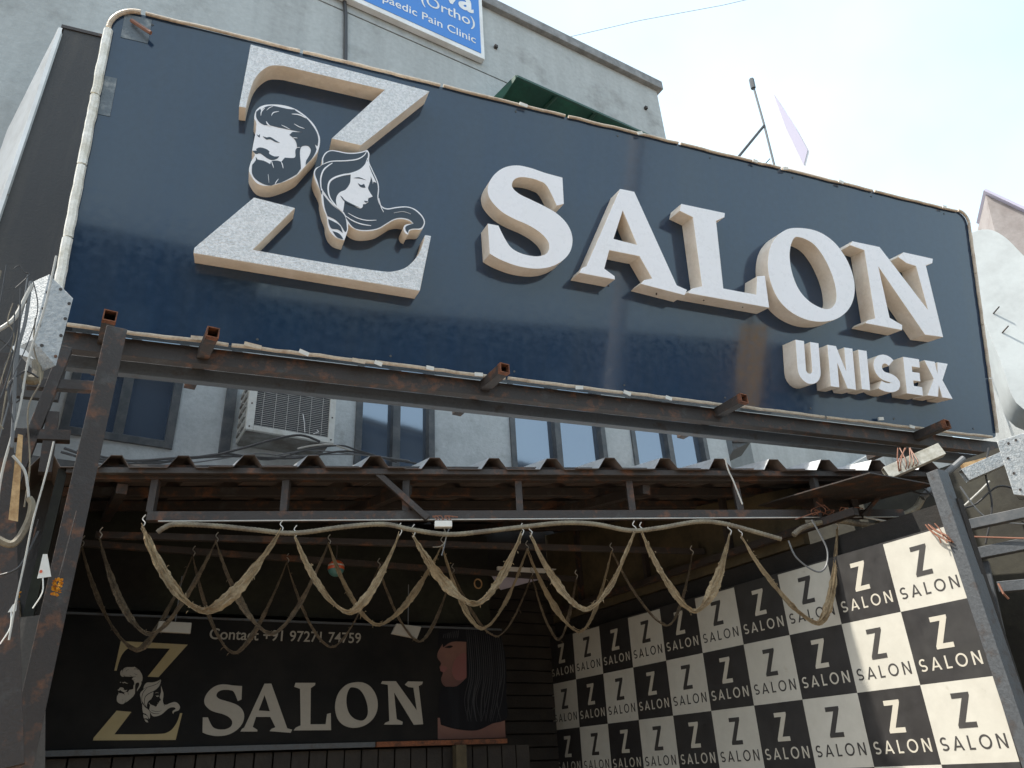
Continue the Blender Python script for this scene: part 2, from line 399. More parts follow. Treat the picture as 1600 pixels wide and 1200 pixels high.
# wall built as a slab with real openings
holes = [[(a, wb), (b, wb), (b, wt), (a, wt)] for a, b, _ in wins]
acz0 = 3.93
mw = MB(WALL)
mw.prism([[(WU0, 3.66), (WU1, 3.66), (WU1, 5.6), (WU0, 5.6)]] + holes, -.22, 0)
mw.build('wall', M['whitewash'], bld)
jl0, jl1 = wuv(537, 24), wuv(796, 130)
jz = (jl0.y + jl1.y) / 2
ub = MB(WALL).box(WU0, WU1, 5.6, jz, -.22, .012); ub.build('wall', M['wall'], bld)
MB(WALL).box(WU0, WU1, jz, jz + .022, -.22, -.006).build('joint', M['coping'], bld)
MB(WALL).box(WU0, WU1, jz + .022, WTOP - .16, -.22, .012).build('wall', M['wall'], bld)
MB(WALL).box(WU0 - .05, WU1 + .07, WTOP - .16, WTOP, -.3, .085).build('coping', M['coping'], bld, bevel=.008)
MB(WALL).box(WU0, WU1, 0, 3.66, -.22, 0).build('lower_wall', M['shop_wall'], bld)
MB(WALL).box(WU1 - .2, WU1, 0, WTOP - .16, -8, -.222).build('end_wall', M['wall'], bld)
for a, b, ms in wins:
    w = MB(WALL)
    fw = .055
    w.box(a, a + fw, wb, wt, -.09, .018).box(b - fw, b, wb, wt, -.09, .018).box(a + fw, b - fw, wb, wb + fw, -.09, .018).box(a + fw, b - fw, wt - fw, wt, -.09, .018)
    f = w.build('window', M['winframe'], bld, bevel=.003)
    for m_ in ms: MB(WALL).box(m_ - .032, m_ + .032, wb + fw, wt - fw, -.075, .008).build('mullion', M['winframe'], f)
    e = [a + fw] + [v for m_ in ms for v in (m_ - .032, m_ + .032)] + [b - fw]
    for i in range(0, len(e), 2):
        k = random.uniform(-.004, .004)
        MB(WALL).hexa([(e[i], wb + fw, -.062 + k), (e[i + 1], wb + fw, -.062 - k), (e[i + 1], wt - fw, -.062 - k), (e[i], wt - fw, -.062 + k)],
                      [(e[i], wb + fw, -.056 + k), (e[i + 1], wb + fw, -.056 - k), (e[i + 1], wt - fw, -.056 - k), (e[i], wt - fw, -.056 + k)]).build('pane', M['glass'], f)
# dark strips of the window left of the cooler
a0 = wx(353, 640)
MB(WALL).box(a0 - .015, a0 + .06, 3.86, 4.9, .002, .03).build('service_frame', M['winframe'], bld, bevel=.003)
# behind the glass: a dim room
MB(WALL).box(WU0, WU1, 3.0, 5.5, -1.2, -1.15).build('inner_wall', M['shop_wall'], bld)
# small things on the upper wall
for x, y in ((773, 76), (1007, 171)):
    q = wuv(x, y)
    MB(WALL).box(q.x - .02, q.x + .02, q.y - .02, q.y + .02, .012, .05).build('bolt', M['steel'], bld)
q0, q1 = wuv(533, -40), wuv(541, 95)
cb = MB(WALL).tube([(q0.x, q0.y, .03), ((q0.x + q1.x) / 2 + .01, (q0.y + q1.y) / 2, .035), (q1.x, q1.y - .4, .03)], .022, 8).build('downpipe', M['cable'])
tag(cb, 'thin black cable pipe running down the upper wall left of the blue sign', 'pipe')
# rust run under blue sign corner
# ---- blue clinic sign
bs = empty('clinic_sign', 'blue clinic sign with white lettering high on the cement wall', 'sign')
b0 = wuv(549, 0, .1); b1 = wuv(758, 91, .1)
bz0 = (b0.y + b1.y) / 2 - .0; br = b1.x; bl = br - 4.2; bt = bz0 + 1.35
MB(WALL).box(bl, br, bz0, bt, .02, .095).build('frame', M['white'], bs, bevel=.004)
MB(WALL).box(bl + .05, br - .05, bz0 + .075, bt - .05, .095, .1).build('panel', M['blue'], bs)
def text_mesh(s, size, bold=0.0):
    cu = bpy.data.curves.new('lettering', 'FONT'); cu.body = s; cu.size = size; cu.offset = bold; cu.resolution_u = 4
    o = bpy.data.objects.new('lettering', cu); COL.objects.link(o)
    dg = bpy.context.evaluated_depsgraph_get(); me = bpy.data.meshes.new_from_object(o.evaluated_get(dg))
    COL.objects.unlink(o); bpy.data.objects.remove(o); bpy.data.curves.remove(cu)
    return me
def text_obj(s, fr, u0, u1, v0, v1, n, m, parent, bold=0.0, align='fit'):
    me = text_mesh(s, 1.0, bold)
    xs = [v.co.x for v in me.vertices]; ys = [v.co.y for v in me.vertices]
    X0, X1, Y0, Y1 = min(xs), max(xs), min(ys), max(ys)
    sy = (v1 - v0) / (Y1 - Y0); sx = (u1 - u0) / (X1 - X0)
    if align == 'right': sx = sy * .92; u0 = u1 - sx * (X1 - X0)
    for v in me.vertices: v.co = Vector((u0 + (v.co.x - X0) * sx, v0 + (v.co.y - Y0) * sy, n))
    me.materials.clear(); me.materials.append(m)
    o = bpy.data.objects.new('lettering', me); COL.objects.link(o); o.matrix_world = fr.M.copy(); o.parent = parent
    return o
hb = bz0
text_obj('ma, Orthopaedic Pain Clinic', WALL, 0, br - .12, hb + .16, hb + .33, .103, M['white'], bs, .006, 'right')
text_obj('AL  M.S. (Ortho)', WALL, 0, br - .12, hb + .43, hb + .66, .103, M['white'], bs, .006, 'right')
text_obj('thwa', WALL, 0, br - .13, hb + .72, hb + 1.10, .103, M['white'], bs, .03, 'right')
# ---- green awning
aw = empty('awning', 'dark green sloping awning on the cement wall above the signboard', 'awning')
AO = .42
g0 = wuv(808, 125, AO); g1 = wuv(1041, 217, AO); gw = wuv(770, 158, .013)
gz = (g0.y + g1.y) / 2; A0, A1, AW, zw_ = g0.x, g1.x, gw.x, gw.y + .02
MB(WALL).hexa([(AW, zw_, .013), (A1, zw_, .013), (A1, gz, AO), (A0, gz, AO)], [(AW, zw_ + .012, .013), (A1, zw_ + .012, .013), (A1, gz + .012, AO), (A0, gz + .012, AO)]).build('sheet', M['green'], aw)
MB(WALL).hexa([(AW - .01, zw_, .013), (A0 - .01, gz, AO), (A0 - .01, gz - .06, AO), (AW - .01, zw_ - .25, .013)], [(AW - .02, zw_, .013), (A0 - .02, gz, AO), (A0 - .02, gz - .06, AO), (AW - .02, zw_ - .25, .013)]).build('side_cheek', M['green'], aw)
for k in range(5):
    f = k / 4
    MB(WALL).bar((AW + (A1 - AW) * f, zw_ - .02, .02), (A0 + (A1 - A0) * f, gz - .02, AO), .03, .03).build('rib', M['green_d'], aw)
MB(WALL).bar((A0, gz - .02, AO), (A1, gz - .02, AO), .03, .03).build('rail', M['green_d'], aw)

# ---- window air conditioner
ac = empty('air_conditioner', 'cream window air conditioner sticking out of the wall under the signboard', 'air conditioner')
AP = .33
c0 = wuv(384, 672, AP); c1 = wuv(526, 608, AP); cb_ = wuv(526, 690, AP)
cu0, cu1, cz0 = c0.x, c1.x, (c0.y + cb_.y) / 2
cz1 = cz0 + .43
MB(WALL).box(cu0, cu1, cz0 + .012, cz1, .002, AP - .03).build('casing', M['ac'], ac, bevel=.006)
MB(WALL).box(cu0 + .012, cu1 - .012, cz0, cz0 + .011, .01, AP - .035).build('base', M['ac_under'], ac)
fr_ = MB(WALL); bw = .05
fr_.box(cu0 - .004, cu0 + bw, cz0 - .004, cz1, AP - .029, AP).box(cu1 - bw * .8, cu1 + .004, cz0 - .004, cz1, AP - .029, AP)
fr_.box(cu0 + bw, cu1 - bw * .8, cz0 - .004, cz0 + .035, AP - .029, AP - .001).box(cu0 + bw, cu1 - bw * .8, cz1 - .03, cz1, AP - .029, AP - .001)
fr_.build('front_frame', M['ac'], ac, bevel=.003)
fb = MB(WALL).box(cu0 + bw, cu1 - bw * .8, cz0 + .035, cz1 - .03, AP - .027, AP - .022).build('condenser', M['fins'], ac)
g = MB(WALL)
for k in range(24):
    z = cz0 + .045 + k * (cz1 - .04 - cz0 - .045) / 23
    g.box(cu0 + bw, cu1 - bw * .8, z - .0012, z + .0012, AP - .018, AP - .015)
for k in range(6):
    u = cu0 + bw + (k + .6) * (cu1 - cu0 - 1.8 * bw) / 6.2
    g.box(u - .0016, u + .0016, cz0 + .035, cz1 - .03, AP - .0148, AP - .012)
g.build('wire_grille', M['wire'], ac, kind='stuff')
for a_, b_ in (((.62, .32), (.66, .08)), ((.80, .14), (.76, .08))):
    MB(WALL).tube([(cu0 + a_[0] * (cu1 - cu0), cz0 + a_[1] * .6, AP - .008), (cu0 + (a_[0] + .02) * (cu1 - cu0), cz0 + (a_[1] + b_[1]) * .3, AP + .004), (cu0 + b_[0] * (cu1 - cu0), cz0 + b_[1] * .6, AP - .008)], .003, 5).build('bent_wire', M['white'], ac)
nm = MB(WALL).box(cu0 + .36 * (cu1 - cu0), cu0 + .62 * (cu1 - cu0), cz1 - .075, cz1 - .035, AP - .012, AP - .004).build('name_plate', M['paper'], ac)
for ux in (cu0 + .02, cu1 - .02):
    for zz in (cz0 + .02, cz0 + .2, cz0 + .36):
        MB(WALL).tube([(ux, zz, AP), (ux, zz, AP + .003)], .006, 8).build('screw', M['steel'], ac)
for i in range(5):          # louvres punched in the left cheek
    for j in range(2):
        z = cz0 + .035 + i * .078; d0 = .05 + j * .115
        MB(WALL).add([(cu0 - .002, z, d0), (cu0 - .002, z, d0 + .1), (cu0 - .002, z + .055, d0 + .1), (cu0 - .002, z + .055, d0),
                      (cu0 - .012, z + .006, d0 + .008), (cu0 - .012, z + .006, d0 + .092), (cu0 - .003, z + .05, d0 + .092), (cu0 - .003, z + .05, d0 + .008)],
                     [(0, 1, 5, 4), (1, 2, 6, 5), (2, 3, 7, 6), (3, 0, 4, 7), (4, 5, 6, 7)]).build('louvre', M['ac_under'], ac)

# ------------------------------------------------------------------ neighbouring buildings at the right
nb = empty('side_building', 'low grey cement block with a sloping ledge right of the main building', 'building')
FR2 = VF(-32, 6.6)
q = FR2.uv(1180, 700); q2 = FR2.uv(1470, 700)
MB(FR2).box(FR2.uv(1172, 690).x, q2.x + .5, 0, 7.2, -4, 0).build('wall', M['wall'], nb)
qa = FR2.uv(1318, 700); 
MB(FR2).prism([[(qa.x - .6, 5.4), (qa.x + .55, 5.4), (qa.x + .55, 5.95)]], .002, .25).build('ledge', M['whitewash'], nb)
MB(FR2).box(qa.x + 1.2, qa.x + 1.9, 3.0, 7.0, .002, .06).build('pilaster', M['whitewash'], nb)
# little pointed awning seen under the signboard
pa = empty('metal_awning', 'small dark pointed sheet awning at the end of the cement wall', 'awning')
p1, p2, p3 = [WALL.w(x, y, .05) for x, y in ((1140, 672), (1174, 690), (1146, 703))]
back = -WALL.N * .35
MB().add([p1, p2, p3, p1 + back + WALL.U * .2, p2 + back + WALL.U * .2, p3 + back + WALL.U * .2], [(0, 2, 1), (3, 4, 5), (0, 1, 4, 3), (1, 2, 5, 4), (2, 0, 3, 5)]).build('sheet', M['steel_grey'], pa)
for k in (.3, .62):
    a = p1.lerp(p3, k); MB().bar(a + WALL.N * .012, p2 + WALL.N * .012, .014, .014).build('fold', M['steel'], pa)
# far right: white curved hoarding, slab building
FRR = VF(20, 9.0)
hd = empty('hoarding', 'big rounded white hoarding behind the right end of the signboard', 'hoarding')
pts = [FRR.uv(*q) for q in ((1500, 400), (1508, 372), (1524, 361), (1548, 359), (1572, 372), (1600, 400), (1660, 460), (1720, 640), (1600, 640), (1562, 560), (1530, 480))]
MB(FRR).prism([catmull(pts, 5, True)], -.5, 0).build('skin', M['hoard'], hd, bevel=.05, smooth=True)
for k in range(2):
    a = FRR.uv(1552 + k * 14, 490 + k * 30)
    MB(FRR).tube([(a.x, a.y, .0), (a.x + .06, a.y + .03, .08)], .008, 6).build('hook', M['steel'], hd)
FRS = VF(20, 16)
sb = empty('far_building', 'brown grey building with pale blue roof edge at the far right', 'building')
pts = [FRS.uv(*q) for q in ((1540, 304), (1640, 352), (1680, 700), (1640, 700))]
MB(FRS).prism([pts], -3, 0).build('wall', M['slab'], sb)
e0, e1 = FRS.uv(1538, 302), FRS.uv(1642, 351)
MB(FRS).bar((e0.x, e0.y + .03, -.5), (e1.x, e1.y + .03, -.5), 1.2, .06, up=(0, 1, 0)).build('roof_edge', M['lilac'], sb)
FW3 = VF(20, 10.5)
bb = empty('apartment_building', 'pale building with a small window low at the right edge', 'building')
a0 = FW3.uv(1530, 480); a1 = FW3.uv(1680, 700)
MB(FW3).box(a0.x, a1.x, 1.0, a0.y, -3, 0).build('wall', M['whitewash'], bb)
w0 = FW3.uv(1562, 540); w1 = FW3.uv(1600, 582)
wf = MB(FW3).box(w0.x, w1.x, w1.y, w0.y, .002, .05).build('window', M['white'], bb, bevel=.005)
MB(FW3).box(w0.x + .05, (w0.x + w1.x) / 2 - .02, w1.y + .05, w0.y - .05, .052, .06).build('pane', M['glass'], wf)
MB(FW3).box((w0.x + w1.x) / 2 + .02, w1.x - .05, w1.y + .05, w0.y - .05, .052, .06).build('pane', M['glass'], wf)
l0 = FW3.uv(1556, 592); MB(FW3).box(l0.x, l0.x + .35, l0.y - .25, l0.y, .002, .3).build('wall_lamp', M['steel'], bb, bevel=.03)
# distant faint advertisement and mast
FFA = VF(18, 26)
fa = empty('billboard', 'faint lilac and white billboard far away against the bright sky', 'billboard')
pl = [FFA.uv(*q) for q in ((1207, 142), (1222, 165), (1298, 285), (1300, 330), (1225, 330))]
MB(FFA).prism([pl], -.3, 0).build('panel', mat('sun_faded_panel', (.56, .58, .62), .5), fa)
pl = [FFA.uv(*q) for q in ((1209, 148), (1238, 190), (1262, 235), (1256, 258), (1228, 200))]
MB(FFA).prism([pl], .01, .03).build('print', M['lilac'], fa)
ms_ = empty('mast', 'thin roof mast with a diagonal strut against the sky', 'mast')
FM = VF(5, 9)
def mp_(x, y): return FM.w(x, y)
MB().tube([mp_(1174, 124), mp_(1194, 195), mp_(1214, 275)], .016, 6).build('pole', M['steel_grey'], ms_)
MB().tube([mp_(1194, 196), mp_(1148, 252)], .022, 6).build('strut', M['steel_grey'], ms_)
MB().tube([mp_(1174, 124), mp_(1177, 138)], .04, 6).build('tip', M['steel_grey'], ms_)
MB().tube([mp_(1190, 262), mp_(1203, 248)], .008, 5).build('wire', M['steel_grey'], ms_)
wr = MB().tube([FM.w(880, 60), FM.w(1000, 32), FM.w(1130, 8), FM.w(1250, -20)], .004, 5).build('sky_wire', M['cable_g'])
tag(wr, 'faint thin wire crossing the white sky above the parapet', 'wire')

# ------------------------------------------------------------------ the big signboard
sg = empty('signboard', 'large navy signboard with raised white letters Z SALON UNISEX', 'signboard')
SU0, SU1, SV0, SV1 = -.985, 5.39, 0.0, 1.885
def rrect(u0, u1, v0, v1, r, n=6):
    out = []
    for cx, cy, a in ((u1 - r[0], v1 - r[0], 0), (u0 + r[1], v1 - r[1], 90), (u0 + r[2], v0 + r[2], 180), (u1 - r[3], v0 + r[3], 270)):
        rr = r[[0, 90, 180, 270].index(a)]
        for k in range(n + 1):
            t = R(a + 90 * k / n); out.append((cx + rr * math.cos(t), cy + rr * math.sin(t)))
    return out
outl = rrect(SU0, SU1, SV0, SV1, (.10, .14, .03, .03))
MB(SIGN).prism([outl], -.10, 0).build('face_panel', [M['navy']], sg)
# neon tube that runs round the edge, in lengths
TS = lambda a, b, r, m, nm, wob=.08, k=10: MB(SIGN).tube([(a[0] + (b[0] - a[0]) * i / k + random.uniform(-.002, .002), a[1] + (b[1] - a[1]) * i / k + random.uniform(-.003, .003), .012) for i in range(k + 1)], r, 8, wob=wob).build(nm, m, sg, smooth=True)
def run(a, b, n, r, m, nm='edge_tube'):
    for i in range(n):
        p = (a[0] + (b[0] - a[0]) * (i + .008) / n, a[1] + (b[1] - a[1]) * (i + .008) / n)
        q = (a[0] + (b[0] - a[0]) * (i + .985) / n, a[1] + (b[1] - a[1]) * (i + .985) / n)
        TS(p, q, r, m, nm)
run((SU0 + .16, SV1 + .005), (SU1 - .1, SV1 - .005), 7, .010, M['tape'])
run((SU0 + .06, SV0 - .002), (SU1 - .05, SV0 - .002), 8, .011, M['tape'])
run((SU0 - .004, SV0 + .04), (SU0 - .004, SV1 - .15), 4, .024, M['tube_white'])
run((SU1 + .004, SV0 + .04), (SU1 + .004, SV1 - .1), 4, .012, M['tape'])
arc = [(SU0 + .14 + .145 * math.cos(R(a)), SV1 - .14 + .145 * math.sin(R(a)), .012) for a in range(90, 181, 10)]
MB(SIGN).tube(arc, .014, 8).build('edge_tube', M['tape'], sg, smooth=True)
arc = [(SU1 - .1 + .105 * math.cos(R(a)), SV1 - .1 + .105 * math.sin(R(a)), .012) for a in range(0, 91, 10)]
MB(SIGN).tube(arc, .012, 8).build('edge_tube', M['tape'], sg, smooth=True)
MB(SIGN).box(SU1 + .03, SU1 + .16, SV0 + .1, SV1 - .3, -.42, -.12).build('side_flashing', M['hoard_dark'], sg)
for i in range(9):
    for v_ in (SV0 + .05, SV1 - .05):
        u_ = SU0 + .22 + i * .74 + random.uniform(-.03, .03)
        MB(SIGN).tube([(u_, v_, 0), (u_, v_, .003)], .007, 8).build('screw', M['steel_grey'], sg)
# packing chips stuck along the edges
for x, y, s_ in ((818, 163, 1), (1316, 305, .8), (1228, 272, .8), (316, 529, 2.0), (475, 551, 1), (590, 583, .8), (672, 575, .8), (748, 585, .9), (905, 607, .9), (980, 614, .9), (1045, 622, .8), (1375, 638, .8), (560, 570, 1.3), (1425, 667, .8), (395, 540, 1.6), (1000, 210, .7), (1180, 252, .7), (1480, 356, .7)):
    q_ = SIGN.uv(x, y, .03)
    q_.y = max(-.01, min(.03, q_.y)) if q_.y < 1 else 1.878
    a = random.uniform(-.35, .35); c, s2 = math.cos(a), math.sin(a); hw, hh = .028 * s_, .011
    pp = [(q_.x + c * i * hw - s2 * j * hh, q_.y + s2 * i * hw + c * j * hh) for i, j in ((-1, -1), (1, -1), (1, 1), (-1, 1))]
    MB(SIGN).prism([pp], .026, .034).build('packing_chip', M['paper'] if s_ < 1.2 else M['tape'], sg)
q_ = SIGN.uv(636, 128, .145)
# clear tape patches
for x, y, w_, h_ in ((215, 35, .07, .12), (168, 150, .03, .12)):
    q_ = SIGN.uv(x, y, .002)
    MB(SIGN).box(q_.x - w_, q_.x + w_, q_.y - h_, min(q_.y + h_, SV1 - .02), .0015, .003).build('tape_patch', mat('dusty_clear_tape', (.10, .125, .15), .3, col2=(.3, .32, .33), scale=14, thr=(.5, .7)), sg)
b_ = SIGN.uv(228, 50, .03); c_ = SIGN.uv(205, 30, .03)
MB(SIGN).tube([(c_.x, c_.y, .02), (b_.x, b_.y, .05), (b_.x + .03, b_.y - .02, .06)], .012, 6).build('wire_stub', M['bare'], sg)

LT = .14                                 # depth of the box letters
def Z1(x, y): return (720 + x / 3.2, 230 + y / 3.2)
def Z2(x, y): return (1150 + x / 3.242, 330 + y / 3.242)
def Z3(x, y): return (280 + x / 2.609, 40 + y / 2.609)
def ZM(x, y): return (360 + x / 7.056, 150 + y / 7.056)
def ZW(x, y): return (480 + x / 6.665, 220 + y / 6.665)
def tr(pts, zf, off=LT):
    return [(*SIGN.uv(*zf(p[0], p[1]), off), *p[2:]) for p in pts]
C = 1
glyph = {}
glyph['S'] = [smoothloop(tr([(508, 152, C), (420, 128), (350, 104), (280, 91), (215, 103), (165, 140), (137, 190), (137, 235), (158, 275), (205, 322), (265, 357), (335, 388), (395, 425), (433, 465), (443, 500), (433, 528), (405, 542), (365, 545), (305, 532), (255, 505), (222, 460), (188, 392, C), (135, 382, C), (145, 532, C), (200, 563), (285, 594), (370, 607), (440, 600), (500, 573), (542, 530), (558, 478), (552, 425), (525, 375), (478, 330), (420, 296), (350, 262), (290, 232), (257, 198), (264, 165), (295, 150), (340, 153), (390, 167), (432, 195), (480, 292, C), (515, 283, C)], Z1))]
glyph['A'] = [tr([(797, 208), (868, 222), (1080, 690), (1132, 713), (1120, 740), (900, 683), (917, 664), (957, 656), (893, 545), (743, 515), (718, 607), (770, 645), (771, 662), (592, 628), (606, 604), (628, 596)], Z1),
              tr([(810, 318), (764, 458), (882, 488)], Z1)]
glyph['L'] = [tr([(1103, 283), (1321, 329), (1319, 350), (1277, 368), (1313, 706), (1478, 737), (1482, 645), (1521, 643), (1543, 803), (1134, 729), (1158, 706), (1207, 695), (1160, 350), (1094, 318)], Z1)]
glyph['O'] = [catmull(tr([(290, 85), (228, 110), (182, 165), (163, 240), (168, 330), (205, 430), (265, 500), (345, 545), (430, 560), (510, 545), (572, 495), (600, 420), (594, 330), (556, 235), (490, 150), (400, 97)], Z2), 5, True),
              catmull(tr([(310, 130), (282, 160), (272, 225), (284, 310), (318, 395), (370, 455), (435, 491), (480, 492), (507, 455), (505, 390), (482, 310), (440, 225), (385, 160)], Z2), 5, True)]
glyph['N'] = [tr([(590, 152), (728, 181), (972, 498), (912, 278), (862, 262), (822, 232), (850, 208), (998, 241), (995, 263), (962, 274), (1050, 638), (958, 626), (722, 282), (779, 540), (843, 577), (842, 603), (655, 567), (668, 552), (706, 544), (650, 198), (578, 172)], Z2)]
# straighten the two vertical strokes of the serif caps is left as read from the sign
# a dense clean shape for each
order = 'SALON'
for ch in order:
    lo = [[(p[0], p[1]) for p in l] for l in glyph[ch]]
    glyph[ch] = lo
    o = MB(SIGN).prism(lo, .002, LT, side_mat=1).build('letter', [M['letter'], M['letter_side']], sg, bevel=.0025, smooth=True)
    o['label'] = 'white raised serif letter ' + ch
    us = [p[0] for p in lo[0]]; vs_ = [p[1] for p in lo[0]]
    # rivets on the lower return
    for k in (.3, .75):
        u = min(us) + (max(us) - min(us)) * k
        if ch in 'AL': MB(SIGN).tube([(u, min(vs_) - .002 + (.0), LT * .55), (u, min(vs_) + .01, LT * .55)], .005, 6).build('rivet', M['steel'], o)

# sans glyphs
def arcp(cx, cy, r, a0, a1, n=9, ry=None):
    ry = ry or r
    return [(cx + r * math.cos(R(a0 + (a1 - a0) * k / n)), cy + ry * math.sin(R(a0 + (a1 - a0) * k / n))) for k in range(n + 1)]
def sans(ch, w):
    h = w / 2
    if ch == 'U': return [strokeloop([(h, 1), (h, .5)] + arcp(.32, .34, .32 - h, 180, 360, 10) + [(.64 - h, .5), (.64 - h, 1)], w, smooth=False)], .64
    if ch == 'I': return [[(0, 0), (w, 0), (w, 1), (0, 1)]], w
    if ch == 'L': return [[(0, 0), (.46, 0), (.46, w), (w, w), (w, 1), (0, 1)]], .46
    if ch == 'E': return [[(0, 0), (.48, 0), (.48, w), (w, w), (w, .5 - h), (.45, .5 - h), (.45, .5 + h), (w, .5 + h), (w, 1 - w), (.48, 1 - w), (.48, 1), (0, 1)]], .48
    if ch == 'N': return [[(0, 0), (w, 0), (w, .98 - 1.7 * w), (.70 - w, 0), (.70, 0), (.70, 1), (.70 - w, 1), (.70 - w, .02 + 1.7 * w), (w, 1), (0, 1)]], .70
    if ch == 'X':
        k = w * 1.2
        return [[(0, 0), (k, 0), (.34, .5 - k * .62), (.68 - k, 0), (.68, 0), (.34 + k * .42, .5), (.66, 1), (.66 - k, 1), (.34, .5 + k * .62), (.02 + k, 1), (.02, 1), (.34 - k * .42, .5)]], .68
    if ch == 'Z': return [[(0, 0), (.72, 0), (.72, w), (.06 + w * 1.55, w), (.72, 1 - w * .6), (.72, 1), (.02, 1), (.02, 1 - w), (.66 - w * 1.55, 1 - w), (0, w * .6)]], .72
    if ch == 'O': return [arcp(.46, .5, .46, 0, 351, 39, .51), arcp(.46, .5, .46 - w, 0, 351, 39, .51 - w)], .92
    if ch == 'A':
        e = w * 1.12
        return [[(0, 0), (.37, 1), (.47, 1), (.84, 0), (.84 - e, 0), (.84 - e - .075, .21), (e + .075, .21), (e, 0)], [(e + .13, .33), (.84 - e - .13, .33), (.42, .84)]], .84
    if ch == 'S':
        r = .255
        return [strokeloop(arcp(.28, 1 - r + .0 - h * 0 - h + 0 * r, r - h * .3, 40, 268, 12, r - h * .2) + arcp(.28, r - 0 + h * 0 + h * .0, r - h * .0, 86, -142, 12, r - h), w, smooth=False)], .54
# unisex word: left edge, right edge of each letter as read on the board
un = [('U', 1243, 1279), ('N', 1293, 1332), ('I', 1341, 1354), ('S', 1366, 1396), ('E', 1411, 1436), ('X', 1443, 1482)]
va = SIGN.uv(1258, 533, LT).y; vb = SIGN.uv(1262, 601, LT).y
vc = SIGN.uv(1478, 568, LT).y; vd = SIGN.uv(1491, 622, LT).y
for ch, xa, xb in un:
    f_ = (xa - 1243) / 240
    ya = 530 + (567 - 530) * (xa - 1244) / 234; 
    u0 = SIGN.uv(xa, ya, LT).x; u1 = SIGN.uv(xb, 530 + 37 * (xb - 1244) / 234, LT).x
    v1 = va + (vc - va) * f_; v0 = vb + (vd - vb) * f_
    lp, W = sans(ch, .235 if ch != 'I' else .3)
    lp = [[(u0 + p[0] / W * (u1 - u0), v0 + p[1] * (v1 - v0)) for p in l] for l in lp]
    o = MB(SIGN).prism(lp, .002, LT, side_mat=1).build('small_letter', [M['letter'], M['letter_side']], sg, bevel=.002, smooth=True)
    o['label'] = 'white raised sans letter ' + ch

# Z emblem, hammered silver-white face
ham = mat('hammered_white_face', (.80, .81, .83), .3, metal=.25, col2=(.60, .62, .64), scale=75, thr=(.42, .58), grain=.10, bump=1.0, bscale=85)
zt = smoothloop(tr([(292, 77, C), (1020, 268, C), (740, 488, C), (622, 460, C), (838, 262, C), (620, 212), (420, 166), (370, 168), (330, 190), (302, 228), (284, 285), (271, 334, C), (244, 330, C)], Z3))
zt = smoothloop(tr([(292, 77, C), (1020, 268, C), (740, 488, C), (622, 460, C), (838, 262, C), (430, 165, C), (375, 163), (335, 185), (305, 222), (286, 275), (271, 334, C), (244, 330, C)], Z3))
zb = smoothloop(tr([(305, 700, C), (473, 743, C), (300, 914, C), (610, 968), (820, 1000), (880, 1000), (930, 982), (970, 940), (990, 900), (1003, 853, C), (1027, 857, C), (981, 1082, C), (58, 928, C), (62, 905, C)], Z3))
emb = {}
for nm, lp in (('top', zt), ('bottom', zb)):
    emb[nm] = lp
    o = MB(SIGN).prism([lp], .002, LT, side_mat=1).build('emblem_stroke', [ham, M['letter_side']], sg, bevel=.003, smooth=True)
    o['label'] = 'raised hammered %s half of the Z emblem' % ('upper' if nm == 'top' else 'lower')
# man's head
man_out = smoothloop(tr([(268, 200), (290, 150), (340, 112), (420, 94), (560, 98), (700, 136), (820, 212), (920, 312), (975, 420), (988, 500), (968, 600), (920, 672), (850, 745), (775, 830), (725, 880), (630, 932), (510, 975), (430, 992), (350, 985), (285, 955), (235, 890), (205, 815), (228, 720, C), (270, 650), (240, 600, C), (262, 480), (280, 390), (285, 300), (265, 250)], ZM), 4)
man_dark = smoothloop(tr([(285, 175, C), (330, 140, C), (340, 170, C), (375, 128), (450, 108), (560, 128), (640, 145), (710, 150, C), (720, 163, C), (830, 240), (900, 320), (950, 400), (970, 480), (960, 555, C), (932, 535, C), (950, 590, C), (930, 640), (890, 700), (830, 762, C), (835, 715), (868, 660), (886, 610), (878, 573), (848, 550), (800, 552), (774, 575), (766, 640), (773, 720), (778, 800, C), (735, 862, C), (660, 905), (560, 955, C), (500, 968, C), (450, 990, C), (380, 978), (300, 935), (252, 885), (236, 830), (240, 760, C), (282, 708, C), (280, 672, C), (300, 702, C), (370, 716), (438, 752, C), (452, 716, C), (520, 714), (560, 728, C), (600, 680, C), (700, 684), (718, 655, C), (716, 600), (735, 575, C), (728, 520), (700, 470), (650, 430, C), (685, 396, C), (800, 402, C), (650, 372), (520, 345), (430, 322, C), (375, 322, C), (320, 290), (285, 235)], ZM), 3)
must = smoothloop(tr([(243, 603, C), (288, 603), (285, 585), (330, 568), (400, 588), (432, 615, C), (425, 635), (470, 662), (500, 668), (538, 665, C), (518, 690), (470, 706), (420, 695), (370, 662), (325, 632), (280, 640)], ZM), 3)
brow = smoothloop(tr([(358, 445, C), (400, 458), (440, 454), (500, 490), (545, 516, C), (498, 508), (440, 478), (395, 480)], ZM), 3)
brow2 = tr([(290, 425), (312, 437), (325, 420), (323, 458), (305, 448)], ZM)
man_strokes = [([(452, 218), (475, 185), (536, 172)], 10), ([(700, 308), (755, 340), (818, 362)], 9), ([(675, 200), (760, 210), (835, 248)], 14), ([(336, 220), (342, 175), (380, 135)], 10), ([(400, 160), (430, 132), (470, 116)], 7),
               ([(560, 320), (610, 345), (660, 372)], 8), ([(395, 280), (410, 310), (440, 335)], 14), ([(560, 728), (572, 755), (582, 800)], 10), ([(452, 716), (462, 750), (478, 795)], 9), ([(415, 860), (420, 900), (425, 960)], 4), ([(530, 915), (505, 950), (490, 975)], 8), ([(690, 460), (715, 462), (740, 466)], 7), ([(725, 570), (745, 570), (770, 568)], 6)]
